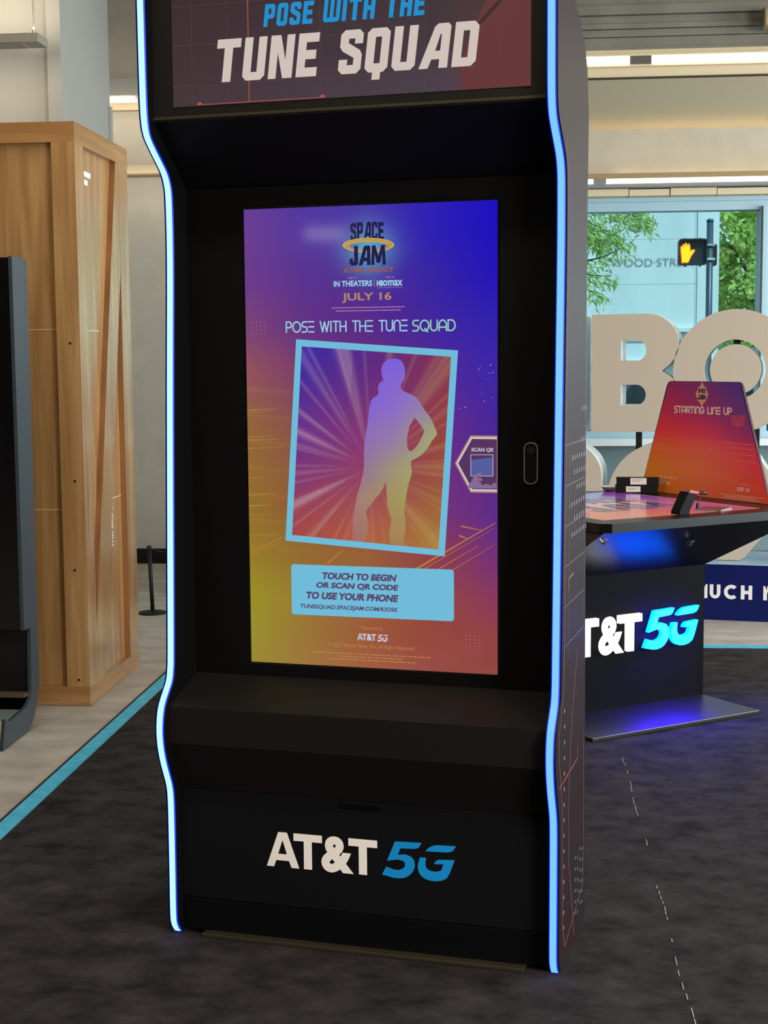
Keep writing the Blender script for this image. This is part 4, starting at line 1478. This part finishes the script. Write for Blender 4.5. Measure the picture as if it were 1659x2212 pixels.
Bo = [(-.213, 1.102), (.110, 1.102)] + arcp(.105, 1.292, .225, .190, -90, 62) + [(.199, 1.4635)] + arcp(.11, 1.628, .195, .178, -55, 90) + [(-.213, 1.804)]
Bh1 = [(-.0355, 1.528)] + arcp(.058, 1.5895, .055, .0615, -90, 90) + [(-.0355, 1.651)]
Bh2 = [(-.0345, 1.2625)] + arcp(.056, 1.3235, .057, .061, -90, 90) + [(-.0345, 1.3845)]
letter([Bo, Bh1[::-1], Bh2[::-1]], 'white letter B')
Oo = arcp(.634, 1.4625, .362, .362, 0, 354, 59)
Oi = arcp(.630, 1.4715, .1755, .1755, 0, 354, 59)
letter([Oo, Oi[::-1]], 'white letter O')
bb = B()
bb.prism([arcp(.634, 1.4715, .148, .148, 0, 354, 59)], lf, -TH, 0, mi=0, side_mi=1)
obj('letter_disc', bb, [M_lw, M_lside_daylit], SG, label='white disc inside the letter O')
H0 = [(-.86, 1.102), (-.68, 1.102), (-.68, 1.385), (-.43, 1.385), (-.43, 1.102), (-.25, 1.102), (-.25, 1.804), (-.43, 1.804), (-.43, 1.54), (-.68, 1.54), (-.68, 1.804), (-.86, 1.804)]
letter([H0], 'white letter H')
# lower row: m a x
mo = [(-.90, .34), (-.77, .34), (-.77, .80)] + arcp(-.665, .80, .105, .10, 180, 0) + [(-.56, .34), (-.43, .34), (-.43, .80)] + arcp(-.355, .80, .075, .10, 180, 0) + [(-.28, .34), (-.148, .34), (-.148, .83)] + arcp(-.355, .83, .207, .205, 0, 100) + arcp(-.665, .83, .235, .205, 80, 180)
letter([ccw(mo)], 'white letter M')
ao = arcp(.220, .690, .335, .35, 0, 354, 59)
ai = arcp(.220, .690, .185, .20, 0, 354, 59)
letter([ao, ai[::-1]], 'white letter A')
xo = [(.538, .343), (.672, .343), (.704, .362), (.880, .585), (1.05, .360), (1.09, .343), (1.24, .343), (.985, .69), (1.22, 1.02), (1.05, 1.04), (.885, .80), (.72, 1.04), (.55, 1.02), (.785, .69)]
letter([ccw(xo)], 'white letter X')
for x in (.049, .74, -.55):
    b = B()
    b.box(x, 5.31, .9, x + .034, 5.35, 1.12)
    obj('strut', b, M_black_trim, SG)
b = B()
b.box(.617, 5.30, 1.605, .655, 5.35, 1.65)
obj('strut', b, M_black_trim, SG)

# ------------------------------------------------------------------ left side things
CR = thing('crate', 'tall oak display crate with a diagonal brace, left of the kiosk', 'crate', 'S', (-2.1, 3.0, 0))
U1, V0, V1, HT = -1.53, 2.57, 3.45, 2.588
UL = -3.0
b = B()
b.box(UL + .03, V0 + .03, .003, U1 - .028, V1 - .03, HT - .02)
body = obj('panel', b, M_oak_v, CR)
b = B()
b.box(UL, V0, HT - .088, U1, V0 + .032, HT)
b.box(U1 - .03, V0 + .032, HT - .088, U1, V1, HT)
b.box(UL, V0 + .032, HT - .02, U1 - .03, V1, HT)
obj('top_rail', b, M_oak_h, CR)
b = B()
b.box(UL, V0, .002, U1, V0 + .032, .09)
b.box(U1 - .03, V0 + .032, .002, U1, V1, .085)
obj('bottom_rail', b, M_oak_h, CR)
b = B()
b.box(-1.635, V0, .09, U1, V0 + .031, HT - .088)
b.box(U1 - .03, V0 + .031, .085, U1 - .0005, V0 + .135, HT - .088)
obj('corner_post', b, M_oak_v, CR)
b = B()
b.box(U1 - .03, 3.285, .085, U1 - .0005, V1, HT - .088, mi=0)
b.box(U1 - .029, 3.279, .085, U1 - .001, 3.2855, HT - .088, mi=1)
obj('corner_post', b, [M_oak_v, M_oak_shaded], CR)
b = B()
br = [(2.705, .085), (2.80, .085), (3.279, 2.0), (3.279, 2.5), (3.235, 2.5), (2.72, .35)]
b.prism([ccw([(2.705, .085), (2.84, .085), (3.279, 1.98), (3.279, 2.5), (3.235, 2.5), (2.705, .33)])], lambda v, z, d: (U1 - .03 + d, v, z), 0, .029, mi=0, side_mi=1)
obj('brace', b, [M_oak_v, M_oak_shaded], CR)
for z in (1.69, .888):
    b = B()
    b.box(UL + .05, V0 + .0285, z, -1.637, V0 + .0305, z + .0035)
    obj('panel_joint', b, M_seam_line, CR)
for z, va, vb in ((1.688, 2.71, 2.97), (1.688, 3.16, 3.28), (.893, 2.72, 2.80), (.890, 3.0, 3.28)):
    b = B()
    b.box(U1 - .0288, va, z, U1 - .0272, vb, z + .0045)
    obj('panel_joint', b, M_seam_line, CR)
wf = plane_fn((U1 - .0275, 0, 0), (0, 1, 0), (0, 0, 1))
b = B()
stroke(b, [(3.106, .905), (3.106, 1.012)], .006, lambda v, z, d=0: wf(v, z))
stroke(b, [(3.075, .972), (3.106, 1.012), (3.137, .972)], .006, lambda v, z, d=0: wf(v, z))
vf = plane_fn((U1 - .0275, 3.122, .655), (0, 0, 1), (0, -1, 0))
text(b, 'THIS SIDE UP', vf, 0, 0, .225, .024, bold=.01)
for x0, x1, z in ((2.665, 2.70, 2.385), (2.71, 2.76, 2.39), (2.765, 2.90, 2.392), (2.72, 2.76, 2.35), (2.775, 2.85, 2.355)):
    b.quad(wf(x0, z - .012), wf(x1, z - .012), wf(x1, z + .012), wf(x0, z + .012))
obj('stencil_lettering', b, M_chalk, CR)
for u, z in ((-1.575, 1.63), (-1.572, 1.02), (-1.585, .62), (-1.58, .12)):
    b = B()
    b.tube([(u, V0 + .001, z), (u, V0 - .0012, z)], .006, 10)
    obj('knot', b, M_knot, CR)

TO = thing('totem_kiosk', 'black totem kiosk with a curved foot, at the left edge in front of the crate', 'kiosk', 'S', (-2.0, 2.0, 0))
tp = [(2.086, 1.979), (2.27, 1.979), (2.263, .20), (2.255, .16), (2.236, .12), (2.205, .075), (2.17, .04), (2.13, .015), (2.09, .003), (1.785, .003), (1.825, .122), (1.87, .102), (1.99, .107), (2.06, .110), (2.10, .118), (2.135, .136), (2.152, .165), (2.166, .434), (2.086, .436)]
M_tot = mat('slate_panel', (56, 66, 74), .38, .5)
for ua, ub in ((-1.675, -1.66), (-2.5, -2.485)):
    b = B()
    b.prism([ccw(tp)], lambda v, z, d: (ub if d else ua, v, z), 0, 1)
    obj('side_panel', b, M_tot, TO)
b = B()
b.box(-2.485, 2.10, .436, -1.675, 2.26, 1.975)
obj('screen_body', b, M_frame_black, TO)
b = B()
b.box(-2.485, 2.17, .15, -1.675, 2.25, .436)
obj('lower_panel', b, M_black_trim, TO)
b = B()
b.box(-2.485, 2.10, .146, -1.675, 2.17, .158)
obj('lower_lip', b, mat('lip_brown', (96, 82, 62), .4, .4), TO)
b = B()
b.prism([ccw([(1.80, .004), (1.838, .100), (1.90, .098), (2.09, .100), (2.17, .14), (2.24, .15), (2.2, .09), (2.09, .004)])], lambda v, z, d: (-1.675 if d else -2.485, v, z), 0, 1)
obj('foot', b, M_frame_black, TO)
b = B()
b.prism([ccw([(1.786, .004), (1.800, .004), (1.838, .110), (1.826, .110)])], lambda v, z, d: (-1.676 if d else -2.484, v, z), 0, 1)
obj('front_strip', b, mat('cream_strip', (226, 208, 180), .5, .3), TO)
b = B()
b.box(-2.484, 1.84, .1005, -1.676, 2.06, .105)
obj('foot_plate', b, mat('foot_glass', (120, 136, 128), .1, .5), TO)  # greenish reflection on the glossy foot put into the plate colour
b = B()
b.tube([(-1.775, 2.095, 1.86), (-1.775, 2.086, 1.86)], .02, 20)
obj('speaker_button', b, M_rim, TO)

ST = thing('barrier_post', 'short black barrier post with round base behind the crate', 'post', 'S', (-1.846, 4.999, 0))
c = (-1.846, 4.999, 0)
b = B()
b.lathe(c, [(.086, .0005), (.087, .006), (.080, .011), (.02, .016), (.013, .02)], 40)
obj('base', b, M_black_trim, ST, smooth=True)
b = B()
b.tube([(c[0], c[1], .018), (c[0] - .012, c[1], .405)], .0125, 16)
obj('post', b, M_black_trim, ST, smooth=True)
b = B()
b.lathe((c[0] - .012, c[1], .403), [(.0145, 0), (.0145, .014), (.011, .018)], 16)
obj('cap', b, M_black_trim, ST)
b = B()
b.tube([(c[0] + .0, c[1], .40), (c[0] + .06, c[1], .385), (c[0] + .14, c[1], .376), (c[0] + .24, c[1], .374), (c[0] + .4, c[1], .380), (c[0] + .6, c[1], .40)], .0028, 8)
obj('cord', b, mat('dark_cord', (52, 46, 44), .6, .3), ST)

# ------------------------------------------------------------------ outside the window
b = B()
b.box(-30, 7.42, -.25, 40, 60, -.15)
tag(obj('street_ground', b, noise_mat('asphalt', (92, 94, 96), (112, 114, 116), nscale=3, rough=.9, spec=.2), frame='S'), kind='structure')

M_stone = noise_mat('pale_limestone', (196, 206, 208), (212, 220, 220), scale=(1, 1, .25), nscale=1.6, detail=5, rough=.8, spec=.2)
M_stone_joint = mat('stone_joint', (186, 197, 200), .8, .1)
BD = thing('building', 'pale stone building with carved street lettering across the road', 'building', 'S', (-1, 26.5, -.15))
b = B()
b.box(-14, 26, -.15, 3.95, 34, 16)
b.box(3.95, 25.97, -.15, 4.366, 34, 16)
obj('wall', b, M_stone, BD)
b = B()
for z in (3.85, 2.97, 4.85, 5.9, 6.9):
    b.box(-14, 25.997, z, 3.93, 26.0, z + .014)
for u in (2.05, -.2, -2.4):
    b.box(u, 25.997, 2.1, u + .014, 26.0, 3.0)
b.box(3.90, 25.997, -.15, 3.92, 26.0, 16)
obj('panel_joint', b, M_stone_joint, BD)
b = B()
for z0, z1, d in ((2.03, 2.11, .10), (1.86, 1.9, .03), (1.40, 1.48, .12), (.9, 1.0, .05)):
    b.box(-14, 26 - d, z0, 4.366, 26.0, z1)
obj('ledge', b, M_stone, BD)
bf = plane_fn((0, 25.985, 0), (1, 0, 0), (0, 0, 1))
b = B()
text(b, 'WOOD\u00b7STREET', bf, 2.267, 3.325, 1.66, .150, bold=-.004)
obj('carved_lettering', b, mat('carved_shadow', (134, 142, 146), .8, .1), BD)

# pedestrian signal on its pole
PS = thing('pedestrian_signal', 'pedestrian signal showing an orange raised hand on a dark pole outside', 'traffic signal', 'S', (2.53, 13.0, -.15))
M_pole = mat('dark_green_pole', (44, 62, 82), .4, .5)
M_hous = mat('signal_black', (30, 30, 36), .5, .4)
b = B()
b.tube([(2.527, 13, -.15), (2.527, 13, 3.03)], .037, 20)
b.lathe((2.527, 13, 3.03), [(.04, 0), (.042, .012), (.03, .028), (.008, .034)], 20)
obj('pole', b, M_pole, PS, smooth=True)
b = B()
b.prism([rrect(2.172, 2.552, 2.472, 2.828, .03)], lambda x, z, d: (x, 12.86 - d, z), -.11, 0)
hs = obj('housing', b, M_hous, PS)
b = B()
b.prism([rrect(2.166, 2.546, 2.478, 2.834, .034), rrect(2.180, 2.560, 2.464, 2.820, .026)[::-1]], lambda x, z, d: (x, 12.86 - d, z), 0, .05)
obj('hood', b, M_hous, PS)
for x in (2.235, 2.40):
    b = B()
    b.box(x, 12.88, 2.83, x + .02, 12.92, 2.845)
    obj('hinge_lug', b, M_hous, PS)
    b = B()
    b.box(x, 12.88, 2.535, x + .02, 12.92, 2.55)
    obj('hinge_lug', b, M_hous, PS)
b = B()
b.prism([rrect(2.545, 2.552, 2.615, 2.79, .02)], lambda x, z, d: (x, 13.06 - d, z), -.16, 0)
obj('second_housing', b, M_hous, PS)
for z in (2.62, 2.775):
    b = B()
    b.box(2.46, 12.95, z - .012, 2.58, 12.964, z + .012)
    b.tube([(2.49, 12.965, z), (2.565, 12.965, z)], .012, 10)
    obj('bracket', b, M_steel, PS)
HAND = [(883, 590), (905, 590), (960, 588), (972, 560), (985, 530), (1005, 500), (1012, 484), (1000, 476), (985, 482), (972, 495), (976, 470), (974, 445), (968, 428), (958, 425), (950, 440), (948, 425), (940, 418), (931, 425), (930, 440), (924, 430), (914, 432), (912, 450), (905, 445), (897, 452), (898, 480), (902, 520), (906, 555), (908, 590)][1:]
hx = lambda p: (2.190 + (p[0] - 893) * (2.344 - 2.190) / (1012 - 893), 2.578 + (590 - p[1]) * (2.790 - 2.578) / (590 - 418))
b = B()
b.prism([ccw([hx(p) for p in HAND])], lambda x, z, d: (x, 12.858 - d, z), 0, .004)
obj('hand_symbol', b, mat('lit_orange', (255, 150, 0), .5, .3, emit=(255, 176, 10), strength=1.6), PS)
b = B()
b.prism([ccw([((x - 2.265) * 1.16 + 2.265, (z - 2.682) * 1.10 + 2.682) for x, z in [hx(p) for p in HAND]])], lambda x, z, d: (x, 12.8595 - d, z), 0, .002)
obj('hand_edge', b, mat('lit_red_orange', (220, 60, 10), .5, .3, emit=(226, 62, 8), strength=1.0), PS)


def leaf_mat(name, c1, c2):
    m = mat(name, c1, .6, .3)
    nt = m.node_tree
    at = nt.nodes.new('ShaderNodeAttribute')
    at.attribute_name = 'Col'
    b_ = nt.nodes['Principled BSDF']
    nt.links.new(at.outputs['Color'], b_.inputs['Base Color'])
    tl = nt.nodes.new('ShaderNodeBsdfTranslucent')
    nt.links.new(at.outputs['Color'], tl.inputs['Color'])
    mx_ = nt.nodes.new('ShaderNodeMixShader')
    mx_.inputs['Fac'].default_value = .5
    o_ = nt.nodes['Material Output']
    nt.links.new(b_.outputs[0], mx_.inputs[1])
    nt.links.new(tl.outputs[0], mx_.inputs[2])
    nt.links.new(mx_.outputs[0], o_.inputs['Surface'])
    return m


M_leaf = leaf_mat('leaves', (90, 150, 50), None)
M_bark = noise_mat('bark', (74, 62, 52), (104, 90, 76), nscale=10, rough=.9, spec=.1)


def leaf(bb, p, L, wd, dr, col):
    dr = dr.normalized()
    sd = dr.cross(Vector((random.uniform(-1, 1), random.uniform(-1, 1), random.uniform(-.3, 1))))
    if sd.length < 1e-3:
        sd = Vector((1, 0, 0))
    sd.normalize()
    q = [p, p + dr * L * .45 + sd * wd, p + dr * L, p + dr * L * .45 - sd * wd]
    bb.add(q, [(0, 1, 2, 3)], 0, [col] * 4)


def rcol(a, c):
    return lin(mix(a, c, random.random()))


TR = thing('tree', 'leafy bright green tree beyond the right end of the stone building', 'tree', 'S', (6.2, 30, -.15))
b = B()
b.tube([(6.6, 30.4, -.15), (6.5, 30.3, 1.6), (6.4, 30.2, 3.4), (6.2, 30, 5.6)], [.2, .17, .13, .07], 12)
for a, c_ in (((6.45, 30.3, 2.2), (5.1, 29.8, 4.0)), ((6.4, 30.2, 3.2), (7.8, 30.4, 5.2)), ((6.45, 30.2, 2.8), (5.5, 29.5, 5.6))):
    b.tube([a, [(x + y) / 2 for x, y in zip(a, c_)], c_], [.09, .06, .03], 8)
obj('trunk', b, M_bark, TR, smooth=True)
b = B()
for i in range(170):
    cx, cy, cz, r = random.uniform(4.75, 7.6), random.uniform(28.8, 31.2), random.uniform(1.2, 6.6), random.uniform(.28, .5)
    tone = random.random()
    for k in range(95):
        d = Vector((random.gauss(0, 1), random.gauss(0, 1), random.gauss(0, 1))).normalized() * r * random.uniform(.5, 1)
        col = lin(mix((160, 200, 112), (252, 250, 170), min(1, tone * .7 + random.random() * .3)))
        leaf(b, Vector((cx, cy, cz)) + d, random.uniform(.13, .22), .06, Vector((random.gauss(0, 1), random.gauss(0, 1), random.gauss(-.4, .6))), col)
obj('foliage', b, M_leaf, TR)

TN = thing('tree', 'feathery street tree whose green branches hang beside the window, close to the glass', 'tree', 'S', (-.9, 11.2, -.15))
b = B()
b.tube([(-.9, 11.4, -.15), (-.85, 11.35, 1.5), (-.7, 11.3, 3.2), (-.4, 11.2, 5.0)], [.13, .11, .09, .05], 12)
tips = []
BR = [[(-.7, 11.3, 3.1), (.1, 11.1, 3.2), (.8, 11.0, 3.08), (1.35, 11, 2.98), (1.68, 11, 2.86)],
      [(-.7, 11.3, 2.9), (.2, 11.1, 3.05), (.75, 11, 3.0), (1.1, 11.0, 2.86), (1.40, 11, 2.72)],
      [(-.8, 11.3, 2.4), (.2, 11.1, 2.55), (.8, 11, 2.48), (1.2, 11, 2.52), (1.50, 11, 2.66)],
      [(-.8, 11.3, 2.3), (.2, 11.1, 2.5), (.8, 11, 2.46), (1.1, 11, 2.36), (1.32, 11, 2.34)],
      [(-.8, 11.3, 2.2), (.2, 11.1, 2.40), (.7, 11, 2.36), (1.0, 11, 2.24), (1.25, 11, 2.16)],
      [(-.7, 11.3, 3.3), (.2, 11.2, 3.5), (.9, 11.1, 3.4), (1.4, 11.1, 3.2), (1.62, 11, 3.02)],
      [(-.7, 11.3, 3.0), (.3, 11.1, 2.95), (.8, 11.05, 2.85), (1.05, 11, 2.78), (1.22, 11, 2.68)]]
for l in BR:
    q = catmull([tuple(p) for p in l], 6)
    b.tube(q, [.022 - .018 * i / (len(q) - 1) for i in range(len(q))], 6)
obj('trunk', b, M_bark, TN)
b = B()
for bi, l in enumerate(BR):
    q = catmull([tuple(p) for p in l], 10)
    n_top = bi in (0, 1, 5, 6)
    for i, p in enumerate(q):
        if p[0] < .3:
            continue
        for k in range(26 if n_top else 9):
            pp = Vector(p) + Vector((random.gauss(0, .035), random.gauss(0, .10), random.gauss(-.03, .05)))
            leaf(b, pp, random.uniform(.05, .10), .010, Vector((random.gauss(.5, .7), random.gauss(0, .5), random.gauss(-.8, .5))), rcol((132, 176, 92), (218, 230, 146)))
obj('foliage', b, M_leaf, TN)


def car(name, label, u, v, color, flip, length=4.4, roof=1.42):
    t = thing(name, label, 'car', 'S', (u, v, -.15))
    g = -.15

    def F(x, z, d):
        return Vector((u + (x if not flip else length - x), v + d, g + z))
    L = length
    body_p = [(0.02, .30), (.55, .26), (3.75, .26), (L - .03, .32), (L, .60), (L - .08, .86), (L - .55, .96), (3.35, 1.00), (1.15, 1.00), (.25, .92), (.04, .74)]
    bb = B()
    bb.prism([ccw(body_p)], F, 0, 1.75)
    obj('body', bb, mat(name + '_paint', color, .25, .6), t)
    cab = [(.06, .99), (3.45, .99), (2.85, roof - .02), (2.5, roof), (.7, roof + .01), (.22, roof - .08)]
    bb = B()
    bb.prism([ccw(cab)], F, .12, 1.63)
    cab_o = obj('cabin', bb, mat(name + '_roof', color, .25, .6), t)
    bb = B()
    for pan in ([(.42, 1.02), (1.95, 1.02), (1.95, roof - .07), (.66, roof - .08)], [(2.03, 1.02), (3.20, 1.02), (2.84, roof - .09), (2.03, roof - .07)]):
        bb.prism([ccw(pan)], F, .115, .118)
        bb.prism([ccw(pan)], F, 1.632, 1.635)
    obj('window', bb, mat(name + '_glass', (28, 40, 52), .06, .6), t)
    for x in (.85, 3.55):
        for d in (-.01, 1.57):
            bb = B()
            bb.prism([[(x + .31 * math.cos(a * math.pi / 16), .31 + .31 * math.sin(a * math.pi / 16)) for a in range(32)]], F, d, d + .19)
            wh = obj('wheel', bb, mat('tyre', (24, 24, 26), .8, .2), t)
            bb = B()
            dd = d - .004 if d < 0 else d + .19
            bb.prism([[(x + .19 * math.cos(a * math.pi / 16), .31 + .19 * math.sin(a * math.pi / 16)) for a in range(32)]], F, dd, dd + .004)
            obj('hubcap', bb, M_steel, wh)
    bb = B()
    bb.prism([rrect(.10, 1.20, .21, 1.345, .03)], F, .10, .13)
    obj('tail_lamp', bb, mat('car_lamp', (226, 84, 116), .2, .5), t)
    return t


car('dark_car', 'dark blue car parked outside, seen through the big letter B', 1.22, 15.4, (40, 56, 78), False)
